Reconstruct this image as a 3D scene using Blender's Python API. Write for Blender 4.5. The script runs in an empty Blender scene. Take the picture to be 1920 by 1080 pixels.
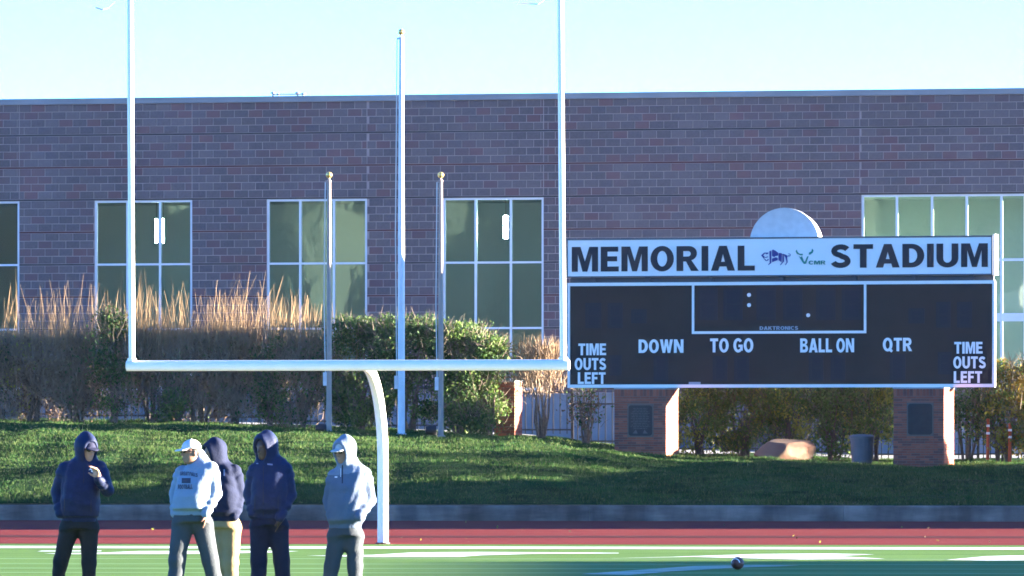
import bpy, bmesh, math, random
import numpy as np
from mathutils import Vector, Matrix
from mathutils.bvhtree import BVHTree

R = math.radians
random.seed(7)
RNG = np.random.default_rng(11)
scene = bpy.context.scene
COL = scene.collection

# ------------------------------------------------------------------ camera
FPX, H, HY = 11300.0, 1.98, 797.0          # focal length in photo pixels, eye height, horizon row
cam_data = bpy.data.cameras.new('camera')
cam = bpy.data.objects.new('camera', cam_data)
COL.objects.link(cam)
cam.location = (0, 0, H)
cam.rotation_euler = (R(90), 0, 0)
cam_data.sensor_width = 36.0
cam_data.lens = FPX / 1920 * 36.0
cam_data.shift_y = (HY - 540.0) / 1920.0
cam_data.clip_start = 0.5
cam_data.clip_end = 8000
scene.camera = cam

# ------------------------------------------------------------------ sky, sun, exposure
SUN_EL, SUN_AZ = R(6.2), R(2.5)            # low sun from the right, a little behind the scene
world = bpy.data.worlds.new('World')
scene.world = world
world.use_nodes = True
wn = world.node_tree
bg = wn.nodes['Background']
sky = wn.nodes.new('ShaderNodeTexSky')
sky.sky_type = 'NISHITA'
sky.sun_disc = False
sky.sun_elevation = SUN_EL
sky.sun_rotation = R(90) - SUN_AZ
sky.altitude = 1000
sky.air_density = 0.6
sky.dust_density = 0.0
sky.ozone_density = 4.2
wn.links.new(sky.outputs[0], bg.inputs[0])
bg.inputs[1].default_value = 0.075
sun_data = bpy.data.lights.new('sun', 'SUN')
sun_data.energy = 5.0
sun_data.angle = R(0.53)
sun_data.color = (1.0, 0.88, 0.70)
sun = bpy.data.objects.new('sun', sun_data)
COL.objects.link(sun)
sdir = Vector((math.cos(SUN_EL) * math.cos(SUN_AZ), math.cos(SUN_EL) * math.sin(SUN_AZ), math.sin(SUN_EL)))
sun.rotation_euler = sdir.to_track_quat('Z', 'Y').to_euler()
sun.location = (60, 100, 40)
scene.view_settings.view_transform = 'Standard'
scene.view_settings.look = 'None'
scene.view_settings.exposure = 4.0
scene.view_settings.gamma = 1.0
scene.view_settings.use_curve_mapping = False
scene.cycles.max_bounces = 6
scene.cycles.filter_width = 1.6
scene.cycles.transparent_max_bounces = 12

# ------------------------------------------------------------------ helpers
def PX(px, d): return (px - 960.0) * d / FPX
def PZ(py, d): return H + (HY - py) * d / FPX

MATS = {}
def mat(name, col, rough=0.8, col2=None, scale=5.0, detail=4.0, bump=0.0, bscale=40.0, stretch=(1, 1, 1),
        spec=0.3, metal=0.0, trans=0.0, lo=0.35, hi=0.65, coords='Object', stain=None):
    if name in MATS: return MATS[name]
    m = bpy.data.materials.new(name); m.use_nodes = True
    nt = m.node_tree; b = nt.nodes['Principled BSDF']
    b.inputs['Base Color'].default_value = (*col, 1)
    b.inputs['Roughness'].default_value = rough
    b.inputs['Specular IOR Level'].default_value = spec
    b.inputs['Metallic'].default_value = metal
    tc = nt.nodes.new('ShaderNodeTexCoord'); mp = nt.nodes.new('ShaderNodeMapping')
    mp.inputs['Scale'].default_value = stretch
    nt.links.new(tc.outputs[coords], mp.inputs[0])
    if col2 is not None:
        n = nt.nodes.new('ShaderNodeTexNoise'); n.inputs['Scale'].default_value = scale; n.inputs['Detail'].default_value = detail
        nt.links.new(mp.outputs[0], n.inputs['Vector'])
        r = nt.nodes.new('ShaderNodeValToRGB')
        r.color_ramp.elements[0].position = lo; r.color_ramp.elements[1].position = hi
        r.color_ramp.elements[0].color = (*col, 1); r.color_ramp.elements[1].color = (*col2, 1)
        nt.links.new(n.outputs['Fac'], r.inputs[0])
        nt.links.new(r.outputs[0], b.inputs['Base Color'])
    if stain:
        ge = nt.nodes.new('ShaderNodeNewGeometry'); mp2 = nt.nodes.new('ShaderNodeMapping'); mp2.inputs['Scale'].default_value = stain[1]
        nt.links.new(ge.outputs['Position'], mp2.inputs[0])
        n3 = nt.nodes.new('ShaderNodeTexNoise'); n3.inputs['Scale'].default_value = 1.0; n3.inputs['Detail'].default_value = 6; n3.inputs['Roughness'].default_value = 0.6
        nt.links.new(mp2.outputs[0], n3.inputs['Vector'])
        r3 = nt.nodes.new('ShaderNodeValToRGB'); r3.color_ramp.elements[0].position = 0.36; r3.color_ramp.elements[1].position = 0.64
        v0 = stain[0]; r3.color_ramp.elements[0].color = (v0, v0, v0, 1); r3.color_ramp.elements[1].color = (1, 1, 1, 1)
        nt.links.new(n3.outputs['Fac'], r3.inputs[0])
        mm = nt.nodes.new('ShaderNodeMix'); mm.data_type = 'RGBA'; mm.blend_type = 'MULTIPLY'; mm.inputs[0].default_value = 1.0
        s0 = b.inputs['Base Color'].links[0].from_socket if b.inputs['Base Color'].links else None
        if s0: nt.links.new(s0, mm.inputs[6])
        else: mm.inputs[6].default_value = (*col, 1)
        nt.links.new(r3.outputs[0], mm.inputs[7]); nt.links.new(mm.outputs[2], b.inputs['Base Color'])
    if bump:
        n2 = nt.nodes.new('ShaderNodeTexNoise'); n2.inputs['Scale'].default_value = bscale; n2.inputs['Detail'].default_value = 5
        nt.links.new(mp.outputs[0], n2.inputs['Vector'])
        bp = nt.nodes.new('ShaderNodeBump'); bp.inputs['Strength'].default_value = bump; bp.inputs['Distance'].default_value = 0.02
        nt.links.new(n2.outputs['Fac'], bp.inputs['Height']); nt.links.new(bp.outputs[0], b.inputs['Normal'])
    if trans:
        tr = nt.nodes.new('ShaderNodeBsdfTranslucent'); mx = nt.nodes.new('ShaderNodeMixShader')
        mx.inputs[0].default_value = trans
        src = b.inputs['Base Color'].links[0].from_socket if b.inputs['Base Color'].links else None
        if src: nt.links.new(src, tr.inputs[0])
        else: tr.inputs[0].default_value = (*col, 1)
        nt.links.new(b.outputs[0], mx.inputs[1]); nt.links.new(tr.outputs[0], mx.inputs[2])
        nt.links.new(mx.outputs[0], nt.nodes['Material Output'].inputs[0])
    MATS[name] = m
    return m

def emit_mat(name, col, strength):
    m = bpy.data.materials.new(name); m.use_nodes = True
    b = m.node_tree.nodes['Principled BSDF']
    b.inputs['Base Color'].default_value = (*col, 1)
    b.inputs['Emission Color'].default_value = (*col, 1); b.inputs['Emission Strength'].default_value = strength
    return m

def glass_mat(name, tint, refl):
    m = bpy.data.materials.new(name); m.use_nodes = True
    nt = m.node_tree; nt.nodes.remove(nt.nodes['Principled BSDF'])
    t = nt.nodes.new('ShaderNodeBsdfTransparent'); t.inputs[0].default_value = (*tint, 1)
    g = nt.nodes.new('ShaderNodeBsdfGlossy'); g.inputs['Roughness'].default_value = 0.03
    g.inputs[0].default_value = (0.9, 1.0, 0.95, 1)
    fr = nt.nodes.new('ShaderNodeFresnel'); fr.inputs[0].default_value = 1.5
    ad = nt.nodes.new('ShaderNodeMath'); ad.operation = 'ADD'; ad.inputs[1].default_value = refl
    tc = nt.nodes.new('ShaderNodeTexCoord')
    n = nt.nodes.new('ShaderNodeTexNoise'); n.inputs['Scale'].default_value = 0.9; n.inputs['Detail'].default_value = 3
    nt.links.new(tc.outputs['Object'], n.inputs['Vector'])
    bp = nt.nodes.new('ShaderNodeBump'); bp.inputs['Strength'].default_value = 0.03; bp.inputs['Distance'].default_value = 0.1
    nt.links.new(n.outputs['Fac'], bp.inputs['Height']); nt.links.new(bp.outputs[0], g.inputs['Normal'])
    mx = nt.nodes.new('ShaderNodeMixShader')
    nt.links.new(fr.outputs[0], ad.inputs[0]); nt.links.new(ad.outputs[0], mx.inputs[0])
    nt.links.new(t.outputs[0], mx.inputs[1]); nt.links.new(g.outputs[0], mx.inputs[2])
    nt.links.new(mx.outputs[0], nt.nodes['Material Output'].inputs[0])
    return m

def tag(o, label=None, cat=None, group=None, kind=None):
    if label: o['label'] = label
    if cat: o['category'] = cat
    if group: o['group'] = group
    if kind: o['kind'] = kind
    return o

def thing(name, label, cat, loc=(0, 0, 0), rotz=0.0, group=None):
    o = bpy.data.objects.new(name, None); COL.objects.link(o)
    o.empty_display_size = 0.2
    o.location = loc; o.rotation_euler = (0, 0, rotz)
    return tag(o, label, cat, group)

def link(name, me, parent=None, loc=None):
    o = bpy.data.objects.new(name, me); COL.objects.link(o)
    if parent is not None: o.parent = parent
    if loc is not None: o.location = loc
    return o

class MB:
    """collects shapes of ONE mesh"""
    def __init__(self): self.v = []; self.f = []; self.mi = []; self.cur = 0
    def add(self, vs, fs):
        b = len(self.v); self.v += [tuple(p) for p in vs]
        for f in fs: self.f.append([b + i for i in f]); self.mi.append(self.cur)
    def box(self, lo, hi):
        x0, y0, z0 = lo; x1, y1, z1 = hi
        self.add([(x0,y0,z0),(x1,y0,z0),(x1,y1,z0),(x0,y1,z0),(x0,y0,z1),(x1,y0,z1),(x1,y1,z1),(x0,y1,z1)],
                 [(0,3,2,1),(4,5,6,7),(0,1,5,4),(1,2,6,5),(2,3,7,6),(3,0,4,7)])
    def block(self, x0, x1, z0, z1, yf, yb, c):
        """brick with a chamfered front edge, front at y=yf"""
        self.add([(x0,yb,z0),(x1,yb,z0),(x1,yb,z1),(x0,yb,z1),
                  (x0,yf+c,z0),(x1,yf+c,z0),(x1,yf+c,z1),(x0,yf+c,z1),
                  (x0+c,yf,z0+c),(x1-c,yf,z0+c),(x1-c,yf,z1-c),(x0+c,yf,z1-c)],
                 [(8,9,10,11),(4,5,9,8),(5,6,10,9),(6,7,11,10),(7,4,8,11),(0,1,5,4),(1,2,6,5),(2,3,7,6),(3,0,4,7)])
    def tube(self, pts, rad, n=10, cap=True):
        pts = [Vector(p) for p in pts]
        rs = rad if isinstance(rad, (list, tuple)) else [rad] * len(pts)
        rings = []; up = None
        for i, p in enumerate(pts):
            t = (pts[min(i+1, len(pts)-1)] - pts[max(i-1, 0)]).normalized()
            if up is None:
                up = Vector((0, 0, 1)) if abs(t.z) < 0.9 else Vector((1, 0, 0))
            a = (up - t * up.dot(t)).normalized(); up = a; b = t.cross(a)
            rings.append([p + a * (rs[i] * math.cos(2*math.pi*k/n)) + b * (rs[i] * math.sin(2*math.pi*k/n)) for k in range(n)])
        vs = [q for r in rings for q in r]; fs = []
        for i in range(len(rings) - 1):
            for k in range(n):
                fs.append((i*n+k, i*n+(k+1) % n, (i+1)*n+(k+1) % n, (i+1)*n+k))
        if cap: fs.append(tuple(reversed(range(n)))); fs.append(tuple((len(rings)-1)*n + k for k in range(n)))
        self.add(vs, fs)
    def lathe(self, prof, n=24, c=(0, 0, 0), axis='z'):
        vs = []; fs = []
        for r, h in prof:
            for k in range(n):
                a = 2*math.pi*k/n
                p = (r*math.cos(a), r*math.sin(a), h) if axis == 'z' else ((r*math.cos(a), h, r*math.sin(a)) if axis == 'y' else (h, r*math.cos(a), r*math.sin(a)))
                vs.append((p[0]+c[0], p[1]+c[1], p[2]+c[2]))
        for i in range(len(prof)-1):
            for k in range(n): fs.append((i*n+k, i*n+(k+1) % n, (i+1)*n+(k+1) % n, (i+1)*n+k))
        fs.append(tuple(reversed(range(n)))); fs.append(tuple((len(prof)-1)*n+k for k in range(n)))
        self.add(vs, fs)
    def plate(self, poly, y0, y1):
        """polygon in x,z extruded in y"""
        n = len(poly)
        vs = [(x, y0, z) for x, z in poly] + [(x, y1, z) for x, z in poly]
        self.add(vs, [tuple(range(n)), tuple(reversed(range(n, 2*n)))] + [(i, i+n, (i+1) % n + n, (i+1) % n) for i in range(n)])
    def mesh(self, name, mats, smooth=False):
        me = bpy.data.meshes.new(name); me.from_pydata(self.v, [], self.f)
        ms = mats if isinstance(mats, (list, tuple)) else [mats]
        for m in ms: me.materials.append(m)
        if len(ms) > 1: me.polygons.foreach_set('material_index', self.mi)
        bm = bmesh.new(); bm.from_mesh(me); bmesh.ops.recalc_face_normals(bm, faces=bm.faces); bm.to_mesh(me); bm.free()
        if smooth:
            me.polygons.foreach_set('use_smooth', [True] * len(me.polygons))
            try: me.set_sharp_from_angle(angle=R(40))
            except Exception: pass
        me.update(); return me
    def build(self, name, mats, parent=None, smooth=False, loc=None):
        return link(name, self.mesh(name, mats, smooth), parent, loc)

def np_mesh(name, V, Fc, mats, smooth=False, mi=None):
    """fast mesh from arrays; faces all of one size"""
    me = bpy.data.meshes.new(name)
    V = np.asarray(V, np.float32); Fc = np.asarray(Fc, np.int32)
    k = Fc.shape[1]
    me.vertices.add(len(V)); me.vertices.foreach_set('co', V.ravel())
    me.loops.add(Fc.size); me.loops.foreach_set('vertex_index', Fc.ravel())
    me.polygons.add(len(Fc))
    me.polygons.foreach_set('loop_start', np.arange(0, Fc.size, k, dtype=np.int32))
    me.polygons.foreach_set('loop_total', np.full(len(Fc), k, np.int32))
    for m in (mats if isinstance(mats, (list, tuple)) else [mats]): me.materials.append(m)
    if mi is not None: me.polygons.foreach_set('material_index', np.asarray(mi, np.int32))
    if smooth: me.polygons.foreach_set('use_smooth', np.ones(len(Fc), bool))
    me.update(calc_edges=True); me.validate()
    return me

class Frame:
    """a vertical plane turned by th about the point (cx, cy); local x along it, local y away from the camera"""
    def __init__(s, cx, cy, th): s.cx, s.cy, s.th = cx, cy, th; s.c, s.s = math.cos(th), math.sin(th)
    def u(s, px, y=0.0):
        k = (px - 960.0) / FPX
        return (k * (s.cy + y*s.c) - s.cx - y*s.s) / (s.c + k*s.s)
    def z(s, px, py, y=0.0): return H + (HY - py) * (s.cy + y*s.c - s.u(px, y)*s.s) / FPX
    def uz(s, px, py, y=0.0): return s.u(px, y), s.z(px, py, y)
    def world(s, u, y, z): return Vector((s.cx + u*s.c + y*s.s, s.cy - u*s.s + y*s.c, z))

def noise2(x, y, seed, f0=1.0, octaves=4, gain=0.5):
    r = np.random.default_rng(seed); out = np.zeros(np.broadcast(x, y).shape); a = 1.0; f = f0
    for _ in range(octaves):
        for _ in range(4):
            t = r.uniform(0, 2*math.pi); ff = f * r.uniform(0.7, 1.4)
            out += a * np.sin((x*math.cos(t) + y*math.sin(t)) * ff + r.uniform(0, 6.28)) / 4
        a *= gain; f *= 2.1
    return out

def _arc(cx, cz, rx, rz, a0, a1, n=10):
    return [(cx + rx*math.cos(R(a0 + (a1-a0)*k/n)), cz + rz*math.sin(R(a0 + (a1-a0)*k/n))) for k in range(n+1)]
def _stroke(pts, w):
    L = []; Rr = []
    for i, p in enumerate(pts):
        a, b = pts[max(i-1, 0)], pts[min(i+1, len(pts)-1)]
        dx, dz = b[0]-a[0], b[1]-a[1]; l = math.hypot(dx, dz); nx_, nz_ = -dz/l, dx/l
        L.append((p[0]+nx_*w/2, p[1]+nz_*w/2)); Rr.append((p[0]-nx_*w/2, p[1]-nz_*w/2))
    return L + Rr[::-1]
GLYPH = {   # heavy sign-painter capitals: width, contours (first outer, then holes)
 'M': (1.0, [[(0,0),(0,1),(.33,1),(.5,.40),(.67,1),(1,1),(1,0),(.77,0),(.77,.72),(.59,0),(.41,0),(.23,.72),(.23,0)]]),
 'E': (.68, [[(0,0),(0,1),(.66,1),(.66,.80),(.25,.80),(.25,.61),(.62,.61),(.62,.41),(.25,.41),(.25,.20),(.68,.20),(.68,0)]]),
 'F': (.64, [[(0,0),(0,1),(.64,1),(.64,.80),(.25,.80),(.25,.60),(.58,.60),(.58,.40),(.25,.40),(.25,0)]]),
 'O': (.88, [_arc(.44,.5,.44,.515,0,360,28)[:-1], _arc(.44,.5,.19,.315,0,360,24)[:-1]]),
 'Q': (.90, [_arc(.44,.5,.44,.515,-38,292,28)+[(.78,-.10),(.92,.04)], _arc(.44,.5,.19,.315,0,360,24)[:-1]]),
 'C': (.82, [_arc(.44,.5,.44,.515,38,322,22)+_arc(.44,.5,.19,.315,318,42,18)]),
 'G': (.86, [_arc(.44,.5,.44,.515,38,312,22)+[(.86,.12),(.86,.55),(.47,.55),(.47,.37),(.62,.37),(.62,.25)]+_arc(.44,.5,.19,.315,296,42,16)]),
 'I': (.25, [[(0,0),(0,1),(.25,1),(.25,0)]]),
 'L': (.64, [[(0,0),(0,1),(.25,1),(.25,.20),(.64,.20),(.64,0)]]),
 'T': (.74, [[(0,1),(.74,1),(.74,.80),(.495,.80),(.495,0),(.245,0),(.245,.80),(0,.80)]]),
 'A': (.90, [[(0,0),(.31,1),(.59,1),(.90,0),(.63,0),(.58,.17),(.32,.17),(.27,0)], [(.378,.36),(.522,.36),(.45,.68)]]),
 'R': (.84, [[(0,0),(0,1)]+_arc(.48,.71,.29,.29,90,-75,10)+[(.84,0),(.55,0),(.36,.38),(.25,.38),(.25,0)], [(.25,.80)]+_arc(.44,.69,.10,.11,90,-90,6)+[(.25,.58)]]),
 'D': (.82, [[(0,0),(0,1)]+_arc(.36,.5,.46,.5,90,-90,14), [(.25,.20),(.25,.80)]+_arc(.34,.5,.22,.30,90,-90,10)]),
 'U': (.82, [[(0,1)]+_arc(.41,.37,.41,.385,180,360,14)+[(.82,1),(.57,1)]+_arc(.41,.37,.16,.18,360,180,10)+[(.25,1)]]),
 'S': (.76, [_stroke(_arc(.39,.715,.26,.18,25,180,8)+_arc(.38,.71,.25,.16,200,255,3)+[(.38,.52)]+_arc(.37,.285,.275,.20,75,0,5)+_arc(.37,.285,.275,.18,-15,-165,9), .22)]),
 'W': (1.15, [[(0,1),(.24,0),(.46,0),(.575,.55),(.69,0),(.91,0),(1.15,1),(.90,1),(.79,.38),(.69,1),(.46,1),(.36,.38),(.25,1)]]),
 'N': (.84, [[(0,0),(0,1),(.27,1),(.60,.40),(.60,1),(.84,1),(.84,0),(.57,0),(.24,.60),(.24,0)]]),
 'B': (.80, [[(0,0),(0,1)]+_arc(.46,.765,.28,.235,90,-70,8)+_arc(.48,.28,.32,.28,70,-90,10), [(.25,.82)]+_arc(.43,.72,.08,.10,90,-90,6)+[(.25,.62)], [(.25,.42)]+_arc(.45,.31,.10,.11,90,-90,6)+[(.25,.20)]]),
 'K': (.86, [[(0,0),(0,1),(.25,1),(.25,.62),(.54,1),(.84,1),(.50,.58),(.86,0),(.56,0),(.34,.40),(.25,.29),(.25,0)]]),
}
def text_mesh(txt, x0, x1, z0, z1, y, material, bold=0.0, thick=0.012, track=1.0):
    """lettering fitted into the box x0..x1, z0..z1 standing at local y (front towards -y)"""
    cu = bpy.data.curves.new('letters', 'CURVE'); cu.dimensions = '2D'; cu.fill_mode = 'BOTH'; cu.extrude = 0.01
    xx = 0.0
    for ch in txt:
        if ch == ' ': xx += 0.34; continue
        w_, cs = GLYPH[ch]
        for c in cs:
            sp = cu.splines.new('POLY'); sp.points.add(len(c)-1); sp.use_cyclic_u = True
            for p, (a, b) in zip(sp.points, c): p.co = (xx + a, b, 0, 1)
        xx += w_ + 0.10*track
    o = bpy.data.objects.new('letters', cu); COL.objects.link(o)
    dg = bpy.context.evaluated_depsgraph_get()
    me = bpy.data.meshes.new_from_object(o.evaluated_get(dg))
    bpy.data.objects.remove(o); bpy.data.curves.remove(cu)
    n = len(me.vertices); co = np.zeros(n*3, np.float32); me.vertices.foreach_get('co', co); co = co.reshape(-1, 3)
    lo, hi = co.min(0), co.max(0)
    X = x0 + (co[:, 0]-lo[0]) / (hi[0]-lo[0]) * (x1-x0)
    Z = z0 + (co[:, 1]-lo[1]) / (hi[1]-lo[1]) * (z1-z0)
    Y = y - (co[:, 2]-lo[2]) / (hi[2]-lo[2]) * thick
    out = np.stack([X, Y, Z], 1).astype(np.float32)
    me.vertices.foreach_set('co', out.ravel()); me.materials.clear(); me.materials.append(material); me.update()
    return me

# ------------------------------------------------------------------ materials
WHITE = mat('white_paint', (0.85, 0.80, 0.75), 0.35, (0.80, 0.76, 0.72), 3.0)
ALU = mat('brushed_aluminium', (0.62, 0.63, 0.65), 0.35, (0.55, 0.56, 0.58), 6.0, metal=0.3)
BRONZE = mat('bronze_pole', (0.36, 0.27, 0.23), 0.4, (0.31, 0.23, 0.20), 6.0)
GOLD = mat('gold_ball', (0.75, 0.50, 0.16), 0.3, metal=0.7)
BLACKM = mat('black_metal', (0.02, 0.02, 0.022), 0.5)
IRON = mat('fence_iron', (0.05, 0.045, 0.04), 0.5, (0.09, 0.075, 0.06), 9.0)
MORTAR = mat('mortar', (0.33, 0.255, 0.25), 0.9, (0.27, 0.21, 0.21), 2.0, bump=0.2)
BLOCKS = []
for i, (c, c2) in enumerate([((0.098,0.086,0.098),(0.118,0.104,0.116)), ((0.085,0.076,0.088),(0.106,0.094,0.106)), ((0.112,0.098,0.110),(0.130,0.112,0.122)),
                             ((0.120,0.088,0.100),(0.100,0.080,0.092)), ((0.136,0.080,0.090),(0.122,0.078,0.088)), ((0.120,0.078,0.090),(0.110,0.076,0.088))]):
    k_ = (1.17, 1.07, 1.02)
    BLOCKS.append(mat('ground_face_block_%d' % i, tuple(p*q for p, q in zip(c, k_)), 0.85, tuple(p*q for p, q in zip(c2, k_)), 14.0, bump=0.25, bscale=60, stain=(0.80, (0.5, 0.5, 0.22))))
STRIP_D = mat('dark_accent_strip', (0.030, 0.028, 0.034), 0.85, (0.045, 0.04, 0.048), 3.0)
STRIP_R = mat('red_accent_strip', (0.10, 0.028, 0.030), 0.85, (0.075, 0.026, 0.030), 3.0)
COPING = mat('metal_coping', (0.22, 0.23, 0.25), 0.5, (0.18, 0.19, 0.21), 0.7)
FRAMEM = mat('window_frame_paint', (0.62, 0.64, 0.68), 0.4, (0.56, 0.58, 0.62), 2.0)
GLASS = glass_mat('window_glass', (0.70, 0.80, 0.76), 0.03)
INT_WALL = mat('room_wall', (0.28, 0.38, 0.43), 0.9, (0.25, 0.34, 0.39), 0.5)
INT_DARK = mat('room_floor', (0.22, 0.2, 0.15), 0.8, (0.16, 0.15, 0.12), 0.7)
CONC = mat('concrete', (0.34, 0.33, 0.32), 0.9, (0.24, 0.235, 0.235), 0.8, 8.0, bump=0.3)
PLINTH = mat('painted_plinth', (0.20, 0.20, 0.22), 0.85, (0.16, 0.165, 0.185), 1.2, 5.0)
PAVE = mat('pale_pavement', (0.30, 0.28, 0.25), 0.9, (0.24, 0.225, 0.20), 1.5)

# ------------------------------------------------------------------ terrain
KERB_Y = 124.3; KS = -0.085
def kerb_y(x): return KERB_Y + KS * x
ZT_X = [-60, -14, -7, -1.6, 0.6, 2.3, 4.0, 9.5, 14, 60]
ZT_Z = [2.05, 2.03, 1.92, 1.70, 1.60, 1.38, 1.20, 1.03, 1.05, 1.1]
def z_top(x): return np.interp(x, ZT_X, ZT_Z)
def bank_z(x, y):
    x = np.asarray(x, float); y = np.asarray(y, float)
    s = np.clip((y - kerb_y(x)) / 12.5, 0, 1.0)
    prof = 1.0 - (1.0 - s) ** 1.45
    return 0.30 + (z_top(x) - 0.30) * prof + np.clip(y - kerb_y(x) - 12.5, 0, 12) * 0.012
def bank_rough(x, y):
    return 0.05 * noise2(x, y, 3, 1.6, 4, 0.62) + 0.035 * noise2(x*0.7, y, 5, 8.0, 2, 0.6)

def sheet(name, x0, x1, ya, yb, z, material, nx=2, wob=0.0):
    """flat sheet whose near and far edges follow ya(x), yb(x)"""
    mb = MB(); xs = np.linspace(x0, x1, nx)
    vs = []
    for i, x in enumerate(xs):
        vs.append((x, ya(x), z)); vs.append((x, yb(x), z))
    mb.add(vs, [(2*i, 2*i+2, 2*i+3, 2*i+1) for i in range(nx-1)])
    return mb.build(name, material)

GROUNDM = mat('dry_ground', (0.10, 0.11, 0.05), 0.95, (0.16, 0.14, 0.08), 0.05)
g = sheet('ground', -3000, 3000, lambda x: -1500, lambda x: 6000, -0.03, GROUNDM); tag(g, kind='structure')

def turf_mat():
    m = bpy.data.materials.new('artificial_turf'); m.use_nodes = True; nt = m.node_tree; b = nt.nodes['Principled BSDF']
    b.inputs['Roughness'].default_value = 0.75; b.inputs['Specular IOR Level'].default_value = 0.05
    tc = nt.nodes.new('ShaderNodeTexCoord'); mp = nt.nodes.new('ShaderNodeMapping'); mp.inputs['Scale'].default_value = (0.12, 1.1, 1)
    mp.inputs['Rotation'].default_value = (0, 0, R(4.5))
    nt.links.new(tc.outputs['Object'], mp.inputs[0])
    n = nt.nodes.new('ShaderNodeTexNoise'); n.inputs['Scale'].default_value = 1.6; n.inputs['Detail'].default_value = 6
    nt.links.new(mp.outputs[0], n.inputs['Vector'])
    r = nt.nodes.new('ShaderNodeValToRGB'); r.color_ramp.elements[0].position = 0.35; r.color_ramp.elements[1].position = 0.68
    r.color_ramp.elements[0].color = (0.080, 0.150, 0.031, 1); r.color_ramp.elements[1].color = (0.115, 0.202, 0.047, 1)
    nt.links.new(n.outputs['Fac'], r.inputs[0]); nt.links.new(r.outputs[0], b.inputs['Base Color'])
    n2 = nt.nodes.new('ShaderNodeTexNoise'); n2.inputs['Scale'].default_value = 30; n2.inputs['Detail'].default_value = 4
    nt.links.new(tc.outputs['Object'], n2.inputs['Vector'])
    bp = nt.nodes.new('ShaderNodeBump'); bp.inputs['Strength'].default_value = 0.6; bp.inputs['Distance'].default_value = 0.03
    nt.links.new(n2.outputs['Fac'], bp.inputs['Height']); nt.links.new(bp.outputs[0], b.inputs['Normal'])
    return m
TURF = turf_mat()
FS = -0.078
o = sheet('turf_field', -45, 45, lambda x: 2.0 + 0*x, lambda x: 99.9 + FS*x, 0.0, TURF, 2); tag(o, kind='structure')
TRACK = mat('red_track', (0.145, 0.022, 0.020), 0.9, (0.172, 0.027, 0.024), 0.9, 6.0, bump=0.5, bscale=60, stretch=(0.25, 1, 1), spec=0.05)
o = sheet('running_track', -60, 60, lambda x: 99.9 + FS*x, lambda x: kerb_y(x) - 0.02, 0.004, TRACK); tag(o, kind='structure')
TRACK_D = mat('track_shadow_tone', (0.055, 0.011, 0.012), 0.9, (0.085, 0.015, 0.015), 0.7, 6.0, stretch=(0.2, 1, 1), spec=0.05)  # long low-sun shadow across the track, painted as a darker red strip
o = sheet('track_shadow_streak', -60, 60, lambda x: 105.6 + FS*x + 0.25*np.sin(x*0.21), lambda x: 107.6 + FS*x + 0.3*np.sin(x*0.3), 0.008, TRACK_D, 60); tag(o, kind='structure')

# painted field markings, each a worn sheet just above the turf
LINE = mat('field_paint', (0.66, 0.67, 0.64), 0.8, (0.30, 0.42, 0.26), 2.2, 9.0, stretch=(0.5, 2.5, 1), lo=0.46, hi=0.74)
FAINT = mat('worn_field_paint', (0.12, 0.21, 0.10), 0.8, (0.34, 0.38, 0.33), 1.2, 9.0, stretch=(0.4, 2, 1))
o = sheet('end_line_marking', -45, 45, lambda x: 96.3 + FS*x, lambda x: 97.9 + FS*x, 0.004, LINE); tag(o, kind='structure')
def patch(pts, m=None):
    """painted patch from photo pixels on the flat field"""
    mb = MB(); vs = []
    for px, py in pts:
        d = FPX * H / (py - HY); vs.append((PX(px, d), d, 0.006))
    mb.add(vs, [tuple(range(len(vs)))])
    o = mb.build('field_marking', m or LINE); tag(o, kind='structure'); return o
patch([(78, 1033.2), (190, 1032.6), (190, 1034.2), (70, 1034.6)])
patch([(82, 1038.2), (190, 1037), (260, 1034), (480, 1033.2), (560, 1034), (520, 1036.4), (380, 1039), (120, 1039.6)])
patch([(575, 1042.4), (700, 1041), (775, 1036.5), (900, 1035.6), (1050, 1036.4), (1160, 1037.2), (1160, 1038.2), (1000, 1039), (900, 1041.8), (860, 1044.8), (700, 1045.2)])
patch([(1140, 1047.4), (1250, 1045), (1420, 1039.5), (1560, 1038.6), (1640, 1040.2), (1560, 1043.2), (1660, 1048.4), (1500, 1049.6), (1300, 1044.8)])
patch([(1775, 1050.4), (1850, 1043.5), (1990, 1040.5), (1990, 1051), (1850, 1051.6)])
patch([(1090, 1077), (1200, 1069), (1300, 1062), (1410, 1060), (1500, 1061), (1380, 1065), (1260, 1072), (1180, 1079)], FAINT)
SEAM = mat('turf_seam', (0.14, 0.27, 0.10), 0.8, (0.11, 0.23, 0.075), 0.9, 6.0, stretch=(0.3, 1, 1))
for py in (1048.3, 1058.2, 1066.5, 1074.5):
    d = FPX * H / (py - HY)
    o = sheet('turf_seam', -45, 45, lambda x: d - 0.14 + FS*x*0.6, lambda x: d + 0.14 + FS*x*0.6, 0.003, SEAM); tag(o, kind='structure')

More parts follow.
